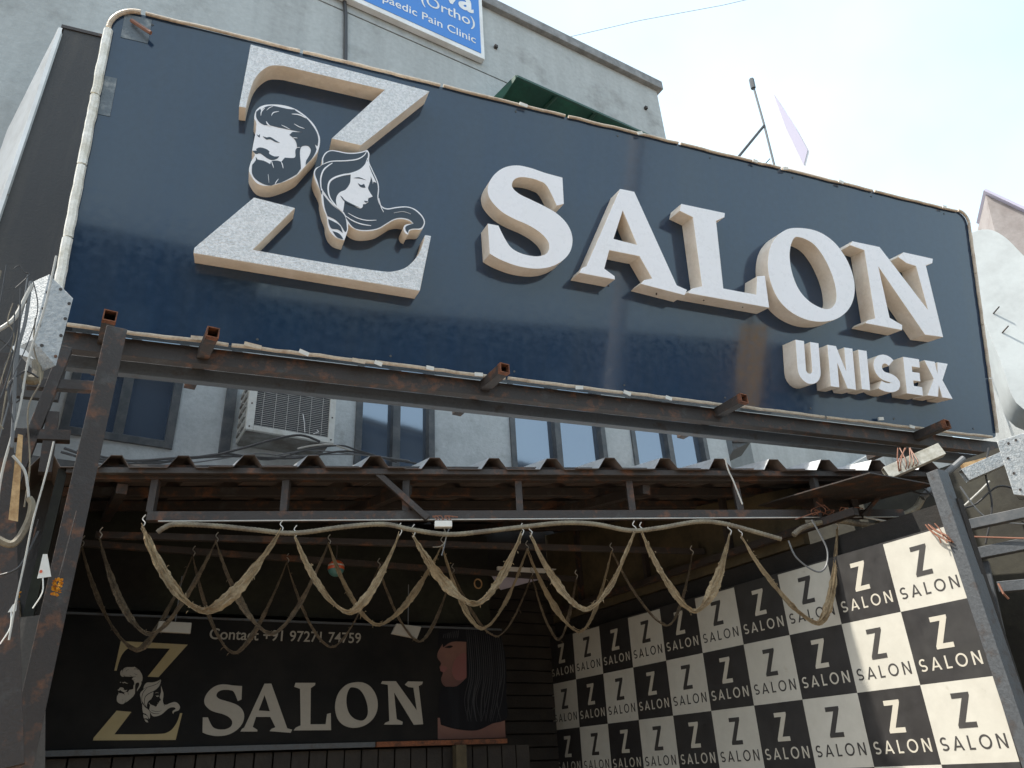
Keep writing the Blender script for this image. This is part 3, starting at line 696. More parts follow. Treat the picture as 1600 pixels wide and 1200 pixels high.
def head(outline, nm, lab):
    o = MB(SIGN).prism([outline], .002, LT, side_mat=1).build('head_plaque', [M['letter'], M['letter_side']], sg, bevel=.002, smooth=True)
    o['label'] = lab; return o
hm = head(man_out, 'man', 'raised plaque of a bearded man in profile')
E1, E2, E3 = LT + .0015, LT + .003, LT + .0045
for nm, lp in (('hair_and_beard', man_dark), ('moustache', must), ('eyebrow', brow), ('eyebrow', brow2)):
    MB(SIGN).prism([lp], LT + .0002, E1).build(nm, M['film'], hm)
def zs(path, zf, w, taper=both, off=LT, n=6):
    p = [SIGN.uv(*zf(*q), off) for q in path]
    k = (SIGN.uv(*zf(path[0][0] + 10, path[0][1]), off) - SIGN.uv(*zf(*path[0]), off)).length / 10
    return strokeloop(p, w * k, n, taper)
sm = MB(SIGN)
man_w = [zs(p_, ZM, w_) for p_, w_ in man_strokes]
for l in man_w: sm.prism([l], LT + .0004, E2)
sm.build('hair_highlight', M['letter'], hm)
# woman's head
wo_pts = [(150, 250), (156, 180), (192, 122), (250, 97), (320, 105), (400, 121), (480, 125), (560, 114), (625, 94), (648, 135), (645, 215), (680, 300), (735, 420), (748, 500), (742, 590), (762, 660), (800, 695), (850, 703), (930, 689), (1040, 684), (1130, 715), (1200, 782), (1226, 845), (1212, 898), (1180, 924), (1110, 925), (1065, 938), (1050, 978), (1018, 958), (1003, 915), (1022, 875), (1100, 862), (1060, 832), (980, 814), (900, 828), (820, 874), (740, 920), (640, 940), (540, 936), (470, 905), (426, 862), (424, 930), (385, 1038), (300, 1008), (242, 950), (212, 870), (205, 800), (168, 700), (150, 610), (140, 530), (92, 430), (68, 340), (90, 285)]
wc = {8, 29, 31, 40, 42, 0}
wom_out = smoothloop(tr([(p[0], p[1], C) if i in (8, 27, 31, 40, 42) else p for i, p in enumerate(wo_pts)], ZW), 4)
def inset(lp, d):
    n = len(lp); a = sum(lp[i][0] * lp[(i + 1) % n][1] - lp[(i + 1) % n][0] * lp[i][1] for i in range(n)); s_ = 1 if a > 0 else -1
    out = []
    for i in range(n):
        t = Vector((lp[(i + 1) % n][0] - lp[i - 1][0], lp[(i + 1) % n][1] - lp[i - 1][1])).normalized()
        out.append((lp[i][0] - t.y * d * s_, lp[i][1] + t.x * d * s_))
    return out
hw_ = head(wom_out, 'woman', 'raised plaque of a woman with long flowing hair')
dark_a = smoothloop(tr([(163, 245), (168, 185), (200, 132), (250, 108), (320, 117), (400, 133), (480, 137), (560, 127), (610, 112, C), (632, 130), (632, 215), (668, 300), (722, 420), (736, 500), (730, 590), (752, 665), (795, 707), (850, 716), (930, 702), (1040, 695), (1120, 725), (1188, 788), (1214, 845), (1200, 890), (1170, 912), (1100, 915), (1058, 928, C), (1048, 960, C), (1025, 930), (1030, 890), (1108, 862, C), (1062, 820), (980, 802), (900, 816), (820, 862), (740, 908), (640, 928), (540, 924), (470, 893), (395, 790), (370, 745), (270, 668), (165, 520), (150, 560), (110, 430), (82, 345), (100, 292)], ZW), 4)
dark_b = smoothloop(tr([(165, 560, C), (260, 670), (365, 750), (402, 820), (414, 925, C), (395, 950), (350, 880), (290, 822), (212, 785, C), (180, 690)], ZW), 4)
dark_c = smoothloop(tr([(218, 815, C), (290, 850), (345, 890), (370, 960, C), (320, 925), (255, 915), (228, 870)], ZW), 4)
dark_d = smoothloop(tr([(262, 940, C), (320, 960), (355, 990), (376, 1028, C), (310, 1005)], ZW), 4)
hairpieces = [dark_a, dark_b, dark_c, dark_d]
for lp in hairpieces: MB(SIGN).prism([lp], LT + .0002, E1).build('hair', M['film'], hw_)
wst = [([(155, 250), (250, 216), (400, 210), (520, 194), (590, 155), (618, 112)], 12), ([(148, 520), (140, 400), (175, 300), (262, 232)], 15), ([(312, 690), (240, 600), (218, 510), (232, 430), (290, 384), (380, 356), (450, 345), (545, 308), (605, 250), (628, 180)], 18),
       ([(150, 500), (200, 590), (270, 660), (365, 738), (405, 800)], 14), ([(425, 755), (520, 805), (620, 830), (720, 828)], 9), ([(400, 785), (470, 832), (560, 868), (665, 886)], 12), ([(900, 752), (1000, 740), (1080, 765)], 3), ([(745, 600), (768, 690), (795, 745)], 8)]
wom_w = [zs(p_, ZW, w_, (lambda t: max(.3, math.sin(math.pi * min(max(t, .03), .97)) ** .35))) for p_, w_ in wst]
for i, l in enumerate(wom_w): MB(SIGN).prism([l], LT + .0004, E2 + i * .0001).build('hair_line', M['letter'], hw_)
face = smoothloop(tr([(452, 352, C), (540, 316), (600, 262), (628, 215), (646, 262, C), (656, 350, C), (660, 400), (640, 470), (633, 500), (655, 545), (680, 583, C), (636, 600, C), (630, 628, C), (638, 640, C), (604, 662, C), (580, 665), (577, 690), (550, 706), (480, 676), (388, 632, C), (380, 690), (372, 742, C), (320, 700), (300, 640), (308, 580), (342, 538), (400, 510), (442, 450), (450, 400)], ZW), 4)
fo = MB(SIGN).prism([face], LT + .0006, E3).build('face', M['letter'], hw_)
temple = smoothloop(tr([(640, 250, C), (668, 330), (720, 440, C), (690, 430), (684, 455, C), (676, 410), (655, 350)], ZW), 3)
MB(SIGN).prism([temple], LT + .0006, E3 - .0003).build('temple_highlight', M['letter'], hw_)
dm = MB(SIGN)
features = [smoothloop(tr([(480, 392, C), (540, 384), (612, 414, C), (545, 398)], ZW), 3),
            smoothloop(tr([(525, 443, C), (560, 464), (590, 452, C), (598, 470), (606, 492, C), (575, 492), (545, 478)], ZW), 3),
            smoothloop(tr([(342, 575, C), (365, 590), (392, 622), (470, 664), (545, 698, C), (470, 676), (390, 640)], ZW), 3),
            smoothloop(tr([(590, 628, C), (620, 632), (637, 640, C), (606, 648)], ZW), 3)]
for nm_, l in zip(('eyebrow', 'eyelid', 'jaw_line', 'lips'), features): MB(SIGN).prism([l], E3, E3 + .001).build(nm_, M['film'], hw_)

# ------------------------------------------------------------------ steel frame carrying the signboard
sf = empty('steel_frame', 'dark steel frame with open square tube ends carrying the signboard', 'steel frame')
def sb_(name, p0, p1, w, h, m='steel', hollow=0.0, parent=sf, up=(0, 0, 1), bevel=.002):
    return MB().bar(p0, p1, w, h, up, hollow).build(name, M[m], parent, bevel=bevel)
S = SIGN.pt
# beam pair under the board, behind its lower edge
sb_('beam', S(SU0 - .05, -.075, -.06), S(SU1 + .25, -.075, -.06), .06, .10, 'steel')
sb_('beam', S(SU0 - .05, -.155, -.16), S(SU1 + .25, -.155, -.16), .05, .075, 'steel_grey')
sb_('beam', S(SU0 + .2, SV1 - .08, -.17), S(SU1 - .2, SV1 - .08, -.17), .05, .05)
TO = -WALL.N                                      # towards the wall
for x, y in ((172, 493), (333, 519), (789, 575), (1163, 622), (1481, 662)):
    # open end of the tube: a point about 0.2 m in front of the board
    q = SIGN.uv(x, y, .2); e = SIGN.pt(q.x, q.y, .2)
    L_ = .62 if x < 1400 else .66
    o = sb_('bracket', e, e + TO * L_, .06, .06, 'steel', hollow=.005)
    MB().bar(e + TO * .09, e + TO * .095, .049, .049).build('rusty_end', M['rust'], o)
    tmp = MB().bar(e - TO * .001, e + TO * .03, .0615, .0615, hollow=.0058).build('end_rim', M['rust'], o)
# left post comes down in front of the canopy
FP = VF(-30, 3.42)
pt_ = FP.w(172, 560)
sb_('post', (pt_.x, pt_.y, 0), (pt_.x, pt_.y, FP.w(165, 515).z), .085, .085, 'steel', up=WALL.U)
pr_ = VF(30, 4.35).w(1500, 800)
pb = VF(-30, 3.7)
sb_('brace', pb.w(104, 545), pb.w(-12, 840), .05, .05, 'steel')
sb_('cross_tube', pb.w(42, 599), pb.w(152, 606), .04, .05, 'steel')
sb_('cross_tube', pb.w(10, 679), pb.w(110, 683), .05, .05, 'steel')
sb_('brace', pb.w(83, 645), pb.w(70, 740), .04, .05, 'steel')

# ------------------------------------------------------------------ canopy
cp = empty('canopy', 'brown corrugated sheet canopy on a dark steel truss over the shop front', 'canopy')
CU0, CU1 = -1.62, 3.02; CZ = 3.115; SLOPE = math.tan(R(9.5))
pitch = .311
ribs = [-1.362 + k * pitch for k in range(-1, 15)]
def rp(u, h, t):
    """point on roof: t = metres back from the front line along the rib direction"""
    p = CAN.pt(u, CZ + h, 0) + TO * t; p.z += SLOPE * t; return p
def backlen(u):
    p = CAN.pt(u, 0, 0); return DW - .04 - p.dot(vaz(-32))
k = 0
cross = 0
for g0_ in range(0, len(ribs), 3):
    grp = ribs[g0_:g0_ + 3]
    prof = [(grp[0] - pitch / 2 - .03, 0)]
    for r_ in grp: prof += [(r_ - .068, 0), (r_ - .026, .062), (r_ + .026, .062), (r_ + .068, 0)]
    prof.append((grp[-1] + pitch / 2, 0))
    prof = [(u, h + (g0_ // 3 % 2) * .004) for u, h in prof]
    fj = random.uniform(-.015, .02)
    top_f = [rp(u, h + .003, -.10 + fj) for u, h in prof]; bot_f = [rp(u, h, -.10 + fj) for u, h in prof]
    top_b = [rp(u, h + .003, backlen(u)) for u, h in prof]; bot_b = [rp(u, h, backlen(u)) for u, h in prof]
    n = len(prof); vs_ = top_f + bot_f + top_b + bot_b; fs = []
    for i in range(n - 1):
        fs += [(i, i + 1, 2 * n + i + 1, 2 * n + i), (n + i + 1, n + i, 3 * n + i, 3 * n + i + 1), (n + i, n + i + 1, i + 1, i)]
    mb = MB()
    mb.add(vs_, fs); mb.mi = [1 if i % 3 == 0 else 0 for i in range(len(fs))]
    mb.build('roof_sheet', [M['roofsheet'], M['roof_top']], cp)
c = CAN
def cbar(name, u0, z0, u1, z1, n=0, w=.04, h=.05, m='steel'):
    return sb_(name, c.pt(u0, z0, n), c.pt(u1, z1, n), w, h, m, parent=cp)
ZT = CAN.uv(800, 742).y; ZB = CAN.uv(800, 806).y
cbar('top_rail', -1.5, ZT, CU1 + .1, ZT, 0, .045, .075)
cbar('eave_rail', -1.55, CZ - .022, CU1 + .1, CZ - .022, .05, .03, .03)
cbar('bottom_rail', -1.16, ZB, 2.86, ZB, 0, .045, .045)
for x in (240, 446, 635, 811, 985, 1152, 1331):
    u = CAN.uv(x, 775).x; cbar('strut', u, ZB + .023, u, ZT - .038, 0, .036, .036)
d0, d1 = CAN.uv(590, 742, .03), CAN.uv(668, 812, .03)
cbar('diagonal', d0.x, d0.y, d1.x, d1.y, .045, .03, .03)
d0, d1 = CAN.uv(1345, 808, .03), CAN.uv(1385, 762, .03)
cbar('diagonal', d0.x, d0.y, d1.x, d1.y, .045, .02, .02)
# purlins and rear rails under the sheets
for t_ in (.45, .95, 1.5, 2.1, 2.7):
    a = [u for u in (CU0 + .05 * i for i in range(93)) if backlen(u) > t_ + .1]
    if a: sb_('purlin', rp(a[0], -.035, t_), rp(a[-1], -.035, t_), .04, .05, 'steel', parent=cp)
for u in (-1.3, .1, 1.4, 2.6):
    sb_('rafter', rp(u, -.09, .03), rp(u, -.09, backlen(u) - .02), .05, .05, 'steel', parent=cp)
HZ = 2.88
ra0, ra1 = atz(150, 836, HZ + .03), atz(1100, 862, HZ + .03)
sb_('hanging_rail', ra0, ra1, .03, .035, 'steel', parent=cp)
rb0, rb1 = atz(115, 848, HZ + .03), atz(900, 905, HZ + .03)
sb_('hanging_rail', rb0, rb1, .03, .035, 'steel', parent=cp)
w_ = MB().tube([CAN.pt(-1.1, ZB - .03, .03), CAN.pt(2.9, ZB - .025, .03)], .0035, 5).build('guy_wire', M['wire'], cp)

# ------------------------------------------------------------------ dark enclosure under the canopy
en = empty('shop_front', 'dark recessed shop front under the canopy with walls coloured dark for shade', 'shop front')
def pl(x, y, n, D): return VF(n, D).w(x, y)
lw = CAN.pt(-1.55, 0, .05)
lb = lw + TO * (backlen(-1.55) + .02)
MB().hexa([lw, lb, lb + Vector((0, 0, 3.1)), lw + Vector((0, 0, 3.1))], [p + vaz(-122) * .04 for p in (lw, lb, lb + Vector((0, 0, 3.1)), lw + Vector((0, 0, 3.1)))]).build('side_wall', M['black'], en)
# cloth hung between banner top and the roof
MB(BAN).box(-.75, 2.4, 2.66, 3.3, -.1, -.06).build('black_cloth', M['black'], en)
dsl = MB(WALL)
for k in range(34):
    z = .1 + k * .09
    MB(WALL).box(.9, 5.4, z, z + .08, .01, .035 + (k % 2) * .004).build('shutter_slat', M['dark_int'], en)
# right return wall behind the checker banner
SN = SIDE.N
sw0 = SIDE.pt(-5.55, 0, 0); 
MB(SIDE).prism([[(-5.5, 2.69), (-2.85, 2.69), (-2.85, 3.02), (-5.5, 3.44)]], -.10, -.05).build('plywood', M['plywood'], en)
MB(SIDE).box(-5.5, -2.0, 0, 3.2, -1.15, -1.1).build('outer_wall', M['olive'], en)
MB(SIDE).box(-5.5, -1.95, 0, 2.68, -.10, -.06).build('return_wall', M['shop_wall'], en)
MB(SIDE).box(-5.35, -2.45, 2.735, 2.775, -.02, .02).build('rail', M['steel'], en)
for u_ in (-5.0, -4.2, -3.4, -2.7): MB(SIDE).box(u_, u_ + .035, 2.78, 3.04 - (u_ + 2.6) * .14, -.045, -.01).build('batten', M['steel'], en)
MB(SIDE).hexa([(-2.95, 2.93, -.4), (-2.22, 2.88, -.4), (-2.22, 2.865, .15), (-2.95, 2.915, .15)], [(-2.95, 2.936, -.4), (-2.22, 2.886, -.4), (-2.22, 2.871, .15), (-2.95, 2.921, .15)]).build('shade_sheet', M['steel'], en)  # added sheet that shades part of the chequered backdrop and shapes its sun patch
# bench level things are below the frame; pale plates painted as daylight in a high corner opening
sp = empty('daylight_panel', 'small pale blue panel standing in for daylight in the back corner gap', 'panel')
FG = VF(-28, 4.9)
MB(FG).prism([[FG.uv(*q) for q in ((776, 886), (868, 890), (850, 896), (776, 893))]], .0, .02).build('upper_strip', M['white'], sp)
MB(FG).prism([[FG.uv(*q) for q in ((766, 897), (846, 900), (842, 906), (782, 922))]], .0, .02).build('lower_strip', M['lilac'], sp)

# ------------------------------------------------------------------ inner banner: Z SALON with portrait
ib = empty('salon_banner', 'black shop banner with golden Z emblem, cream SALON and a portrait', 'banner')
bq = lambda x, y: BAN.uv(x, y)
BU0, BU1 = -.52, bq(790, 1145).x; BZ0 = (bq(100, 1183).y + bq(790, 1145).y) / 2; BZ1 = bq(400, 971).y
MB(BAN).box(BU0, BU1, BZ0, BZ1, -.03, 0).build('flex_sheet', M['banner'], ib)
MB(BAN).box(BU0, BU1, BZ1, BZ1 + .012, -.03, .012).build('top_edge', M['steel_grey'], ib)
MB(BAN).box(BU0, bq(585, 1160).x, BZ0 - .03, BZ0 - .002, -.02, .02).build('lower_batten', M['steel_grey'], ib)
MB(BAN).box(bq(587, 1160).x, BU1, BZ0 - .03, BZ0 - .002, -.02, .02).build('lower_batten', M['rust'], ib)
def bounds(ls):
    xs = [p[0] for l in ls for p in l]; ys = [p[1] for l in ls for p in l]; return min(xs), max(xs), min(ys), max(ys)
EB = bounds([zt, zb])
eu0, eu1 = bq(145, 1159).x, bq(300, 1004).x; ez0, ez1 = (bq(146, 1160).y + bq(285, 1155).y) / 2, bq(240, 1003).y
def toB(l, B=EB, T=None):
    T = T or (eu0, eu1, ez0, ez1)
    return [(T[0] + (p[0] - B[0]) / (B[1] - B[0]) * (T[1] - T[0]), T[2] + (p[1] - B[2]) / (B[3] - B[2]) * (T[3] - T[2])) for p in l]
a_ = MB(BAN)
for l in (zt, zb): a_.prism([toB(l)], .001, .003)
a_.build('emblem', M['gold'], ib)
a_ = MB(BAN)
for l in (man_dark, must): a_.prism([toB(l)], .001, .003)
for l in (brow, brow2): a_.prism([toB(l)], .001, .003)
for l in (dark_a, dark_b, dark_c, dark_d): a_.prism([toB(l)], .001, .0026)
a_.build('printed_heads', M['cream'], ib)
a_ = MB(BAN)
for l in man_w: a_.prism([toB(l)], .003, .0036)
for l in wom_w: a_.prism([toB(l)], .003, .0038)
a_.prism([toB(face)], .003, .0042)
a_.build('printed_lines', M['banner'], ib)
a_ = MB(BAN)
for l in features: a_.prism([toB(l)], .0043, .0048)
a_.build('printed_features', M['cream'], ib)
# SALON in the same serif letters
slot = [('S', 317, 383), ('A', 379, 459), ('L', 457, 519), ('O', 523, 590), ('N', 594, 661)]
for ch, xa, xb in slot:
    B_ = bounds(glyph[ch]); um = (xa + xb) / 2
    yb = 1152 - (um - 317) / 340 * 21; yt = 1070 - (um - 317) / 340 * 6
    T_ = (bq(xa, 1110).x, bq(xb, 1105).x, bq(um, yb).y, bq(um, yt).y)
    MB(BAN).prism([toB(l, B_, T_) for l in glyph[ch]], .001, .003).build('lettering', M['cream'], ib)
z0_ = bq(440, 1002).y
text_obj('Contact +91 97271 74759', BAN, bq(327, 995).x, bq(564, 993).x, z0_, z0_ + (bq(440, 985).y - z0_), .002, M['cream'], ib, .01)
# portrait print
MB(BAN).box(bq(684, 1150).x, BU1 - .002, BZ0 + .004, BZ0 + .13, .0005, .0012).build('portrait_skin', M['skin'], ib)
def P3(x, y): return (300 + x / 2.857, 940 + y / 2.857)
def bl_(pts): return [bq(*P3(*p[:2])) if len(p) < 3 else (*bq(*P3(*p[:2])), C) for p in pts]
fc = smoothloop(bl_([(1120, 180, C), (1225, 175, C), (1230, 340, C), (1190, 375), (1150, 385), (1122, 372), (1112, 345), (1120, 318), (1108, 305), (1105, 290), (1112, 275), (1095, 250), (1098, 225), (1115, 195)]), 4)
MB(BAN).prism([fc], .0006, .0020).build('portrait_face', M['skin'], ib)
bl2 = smoothloop(bl_([(1180, 250), (1222, 230), (1228, 290), (1222, 340), (1180, 350), (1160, 310)]), 4)
MB(BAN).prism([bl2], .0021, .0026).build('portrait_blush', M['skin_b'], ib)
hr = smoothloop(bl_([(1100, 130, C), (1150, 115), (1230, 105), (1330, 125), (1385, 190), (1402, 300), (1402, 420), (1405, 520), (1340, 545), (1270, 575), (1180, 570), (1110, 550, C), (1100, 450), (1120, 385), (1180, 378), (1225, 340, C), (1224, 180, C), (1160, 180), (1120, 205, C), (1115, 185), (1098, 200, C)]), 4)
MB(BAN).prism([hr], .0022, .0032).build('portrait_hair', M['hairp'], ib)
ey = smoothloop(bl_([(1125, 205, C), (1150, 196), (1165, 200, C), (1150, 208)]), 3)
MB(BAN).prism([ey], .0033, .0038).build('portrait_eye', M['hairp'], ib)
li = smoothloop(bl_([(1105, 292, C), (1125, 286), (1140, 297, C), (1125, 315), (1108, 310, C)]), 3)
MB(BAN).prism([li], .0033, .0038).build('portrait_lips', M['skin_b'], ib)
strand = MB(BAN)
for i in range(26):
    a_x = 1150 + i * 9.2; pth = bl_([(a_x - 25 if i < 8 else a_x, 118 + abs(i - 10) * 2.5), (a_x + 8, 200 + i), (a_x + 14 - (i < 5) * 10, 330), (a_x + random.uniform(-12, 12), 440), (a_x + random.uniform(-25, 20), 535)])
    if i < 8: pth = pth[:1] + bl_([(a_x - 30, 165)])
    strand.prism([strokeloop(pth, random.uniform(.004, .009), 4, both)], .0033, .0036 + i * .00004)
strand.build('portrait_hair_strands', mat('printed_hair_sheen', (.011, .011, .013), .6, grain=.1), ib, kind='stuff')
# wall of upright boards under the banner
for k in range(30):
    u = -.5 + k * .105
    MB(BAN).box(u, u + .095, 1.0, BZ0 - .04, -.05, -.03 + random.uniform(-.004, .004)).build('shutter_slat', M['dark_int'], en)
pp_ = BAN.uv(713, 1160)
MB(BAN).box(pp_.x - .035, pp_.x + .035, .9, BZ0 - .035, .02, .08).build('post', M['plywood'], en)

# ------------------------------------------------------------------ checker backdrop
ck = empty('checker_backdrop', 'cream and charcoal chequered backdrop printed with Z SALON in every square', 'backdrop')
NU, NV_ = 10, 5
cu = SIDE.uv(1514, 933).x; fu = SIDE.uv(861, 1065).x
cw = (cu - fu) / NU
zt_ = (SIDE.uv(1480, 822).y + SIDE.uv(861, 1000).y) / 2; rh = .3305
MB(SIDE).box(fu - .01, cu + .01, zt_ - NV_ * rh - .01, zt_ + .01, -.045, -.004).build('flex_sheet', M['flex_b'], ck)
def square(): 
    return MB(SIDE).box(0, cw, 0, rh, -.003, 0)
proto = {}
lz = [[(p[0] * .36 * rh * 1.0, p[1] * .43 * rh) for p in l] for l in sans('Z', .155)[0]]
zw = max(p[0] for p in lz[0])
lz = [[(cw / 2 - zw / 2 + p[0], rh * .42 + p[1]) for p in l] for l in lz]
word = []; x_ = 0; hh_ = .17 * rh
for ch in 'SALON':
    lp, W = sans(ch, .135)
    word.append([[(x_ + p[0] * hh_, p[1] * hh_) for p in l] for l in lp]); x_ += W * hh_ + .16 * hh_ + .012
tw = x_ - .16 * hh_ - .012
sc = .86 * cw / tw
word = [[[(cw * .07 + p[0] * sc, rh * .16 + p[1]) for p in l] for l in g_] for g_ in word]
for j in range(NV_):
    for i in range(NU):
        dark = (i + j) % 2 == 0
        key = ('sq', dark)
        if key not in proto:
            so = square().build('square', M['flex_b'] if dark else M['flex_w'], ck)
            lm = MB(SIDE)
            lm.prism(lz, .0004, .0012)
            for g_ in word: lm.prism(g_, .0004, .0012)
            lo_ = lm.build('lettering', M['flex_w2'] if dark else M['flex_b2'], ck)
            proto[key] = (so, lo_)
        else:
            so, lo_ = (x.copy() for x in proto[key]); COL.objects.link(so); COL.objects.link(lo_)
        off_ = Matrix.Translation((fu + i * cw, zt_ - (j + 1) * rh, 0))
        so.matrix_world = SIDE.M @ off_; lo_.matrix_world = SIDE.M @ off_
# edge post of the backdrop and the bars beyond it
rg = empty('side_railing', 'dark steel post and railing bars right of the chequered backdrop', 'railing')
ep0 = SIDE.pt(cu + .075, 0, -.03)
sb_('post', ep0, ep0 + Vector((0, 0, 2.82)), .085, .06, 'steel_grey', parent=rg, up=SIDE.U)
FB = VF(35, 4.5)
def fb_(n, x0, y0, x1, y1, w=.04, m='steel_grey', D=0): sb_(n, FB.w(x0, y0, D), FB.w(x1, y1, D), w, w, m, parent=rg)
fb_('bar', 1508, 822, 1625, 797, .05, 'winframe'); fb_('bar', 1516, 868, 1625, 846, .055); fb_('bar', 1560, 918, 1625, 912, .05)
fb_('upright', 1537, 878, 1618, 1240, .045, 'steel_grey', -.03)
fb_('bar', 1500, 838, 1625, 842, .008, 'bare', .04)
MB(FB).box(FB.uv(1512, 900).x, FB.uv(1512, 900).x + 3, 0, 3.35, -1.6, -1.5).build('dark_panel', M['hoard_dark'], rg)  # dark sheet standing in for the deep shade beyond the bars
o = MB().tube([FB.w(1560, 912, .05), FB.w(1568, 928, .06), FB.w(1576, 936, .05)], .006, 5).build('wire_tangle', M['bare'], rg)
# tangle of red brown wire on the corner of the backdrop
tg = MB()
for _ in range(5):
    a = SIDE.uv(1458 + random.uniform(-6, 6), 820); p_ = [SIDE.pt(a.x + random.uniform(-.02, .02) + .02 * k, a.y - .035 * k, .02 + random.uniform(0, .02)) for k in range(4)]
    tg.tube(catmull(p_, 4), .003, 5)
o = tg.build('wire_tangle', M['bare']); tag(o, 'reddish wire tangle on the top corner of the chequered backdrop', 'wire')
# pale battens at the right end of the canopy
def batten(pa, pb_, D, lab, m='channel'):
    F_ = VF(10, D)
    t_ = empty('tube_batten', lab, 'batten')
    a, b = F_.w(*pa), F_.w(*pb_)
    MB().bar(a, b, .05, .07, hollow=.003).build('channel', M[m], t_, bevel=.002)
    return t_
batten((1384, 741), (1470, 703), 4.3, 'short dirty white channel at the right end of the canopy')
batten((1506, 744), (1575, 714), 4.3, 'white channel just left of the riveted metal box', 'galv')
F_ = VF(10, 4.35)
pp = empty('conduit_pipe', 'grey pipe slanting down from the sign beam at the right', 'pipe')
MB().tube([F_.w(1506, 716), F_.w(1476, 742), F_.w(1441, 778)], .017, 10).build('pipe', M['cable_g'], pp)
MB().tube(catmull([F_.w(1441, 778, -.3), F_.w(1430, 795, -.3), F_.w(1405, 808, -.25), F_.w(1370, 820, -.2)], 6), .02, 10).build('flexible_end', M['conduit'], pp)
wd = MB(F_).bar((F_.uv(1515, 725).x, F_.uv(1515, 722).y, -.1), (F_.uv(1562, 712).x, F_.uv(1562, 710).y, -.1), .05, .04).build('wood_offcut', M['wood']); tag(wd, 'pale wood offcut wedged behind the right channel', 'offcut')
# tangled ends of wire on the right
for lab, pts_ in (('loose brown wire ends sticking up over the right conduit', None),):
    tg = MB()
    for _ in range(9):
        x = random.uniform(1265, 1340); y = 805
        p_ = [CAN.w(x, y, .05), CAN.w(x + random.uniform(-25, 15), y - random.uniform(5, 16), .09), CAN.w(x + random.uniform(-30, 30), y - random.uniform(-10, 22), .05)]
        tg.tube(catmull(p_, 4), .003, 4)
    tag(tg.build('wire_tangle', M['bare']), lab, 'wire')
tg = MB()
for _ in range(7):
    x = random.uniform(1402, 1440); p_ = [F_.w(x, 745 - (x - 1400) * .6, .06), F_.w(x + random.uniform(-8, 8), 722, .1), F_.w(x + random.uniform(-10, 10), 700, .05)]
    tg.tube(catmull(p_, 4), .003, 4)
tag(tg.build('wire_tangle', M['bare']), 'red wires tied round the dirty white channel', 'wire')

# ------------------------------------------------------------------ metal boxes
def boxthing(name, quad, D, depth_dir, label, m, rivets, cat, naz=0):
    F0 = VF(naz, D); t_ = empty(name, label, cat)
    f = [F0.w(*q) for q in quad]; b = [p + depth_dir for p in f]
    MB().hexa(f, b).build('casing', M[m], t_, bevel=.004)
    nrm = (f[1] - f[0]).cross(f[3] - f[0]).normalized()
    if nrm.dot(EYE - f[0]) < 0: nrm = -nrm
    for (a, b2) in rivets:
        p = f[0].lerp(f[1], a).lerp(f[3].lerp(f[2], a), b2)
        MB().tube([p - nrm * .001, p + nrm * .003], .0065, 8).build('rivet', M['steel'], t_)
    return t_, f, nrm
t1, f1, n1 = boxthing('metal_box', [(77, 428), (115, 466), (88, 572), (51, 531)], 3.05, vaz(-75) * .09 + Vector((0, 0, -.02)),
                      'silvery perforated metal box on the left post among cables', 'galv', [(.1, .25), (.1, .5), (.1, .75), (.9, .12), (.9, .35), (.9, .6), (.5, .05), (.9, .9), (.35, .95)], 'metal box', -20)
F0 = VF(-20, 3.05)
MB().tube(catmull([F0.w(60, 560, -.05), F0.w(57, 590, -.04), F0.w(46, 592, -.04), F0.w(42, 586, -.04)], 5), .022, 10).build('pipe_elbow', M['conduit'], t1)
MB().hexa([F0.w(20, 540, -.03), F0.w(56, 552, -.03), F0.w(55, 562, -.03), F0.w(18, 550, -.03)], [F0.w(20, 540, -.08), F0.w(56, 552, -.08), F0.w(55, 562, -.08), F0.w(18, 550, -.08)]).build('bracket_plate', M['white'], t1)
t2, f2, n2 = boxthing('metal_box', [(1557, 689), (1640, 664), (1640, 780), (1584, 773)], 4.2, vaz(40) * .12,
                      'pale riveted metal plate box at the right end of the sign beam', 'galv', [(.2, .1), (.12, .35), (.16, .62), (.35, .08), (.4, .9), (.22, .9)], 'metal box', 15)

# ------------------------------------------------------------------ conduit along the truss and cables
def cpath(pts, off=.06, n=5): return catmull([CAN.w(*p, off) for p in pts], n)
def ridged(path, r):
    out = []; rad = []; d = 0; last = None
    # resample at 6 mm
    res = [path[0]]; acc = 0
    for a, b in zip(path, path[1:]):
        L_ = (b - a).length; s_ = 0
        while acc + (L_ - s_) >= .009:
            s_ += .009 - acc; acc = 0; res.append(a.lerp(b, s_ / L_))
        acc += L_ - s_
    return res, [r * (1.0 if i % 2 else .88) for i in range(len(res))]
def conduit(pts, r, label, off=.06):
    pa, ra = ridged(cpath(pts, off), r)
    o = MB().tube(pa, ra, 9).build('flexible_conduit', M['conduit'], smooth=False); tag(o, label, 'conduit'); return o
conduit([(246, 832), (256, 825), (275, 819), (340, 822), (400, 828), (460, 833), (540, 823), (600, 819), (640, 827), (700, 835), (760, 830), (820, 823), (880, 817), (930, 819), (985, 829), (1030, 825), (1090, 815), (1130, 818), (1180, 831), (1222, 843)], .0128, 'long beige corrugated conduit waving along the canopy truss')
conduit([(1240, 836), (1252, 826), (1275, 818), (1310, 814), (1345, 819), (1385, 820), (1420, 806)], .0155, 'short beige conduit curving on the right of the truss')
def cable(pts, F, r, m, label, off=0, n=6, name='cable'):
    o = MB().tube(catmull([F.w(*p, off) for p in pts], n), r, 6).build(name, M[m]); tag(o, label, 'cable'); return o
cable([(1350, 808), (1400, 817), (1440, 819), (1490, 802), (1525, 773), (1546, 752)], CAN, .006, 'cable_w', 'white cable looping up to the right metal box', .1)
cable([(1232, 845), (1245, 872), (1275, 893), (1290, 886), (1293, 862), (1283, 838), (1268, 812)], CAN, .005, 'cable_g', 'grey cable loop hanging in front of the chequered backdrop', .08)
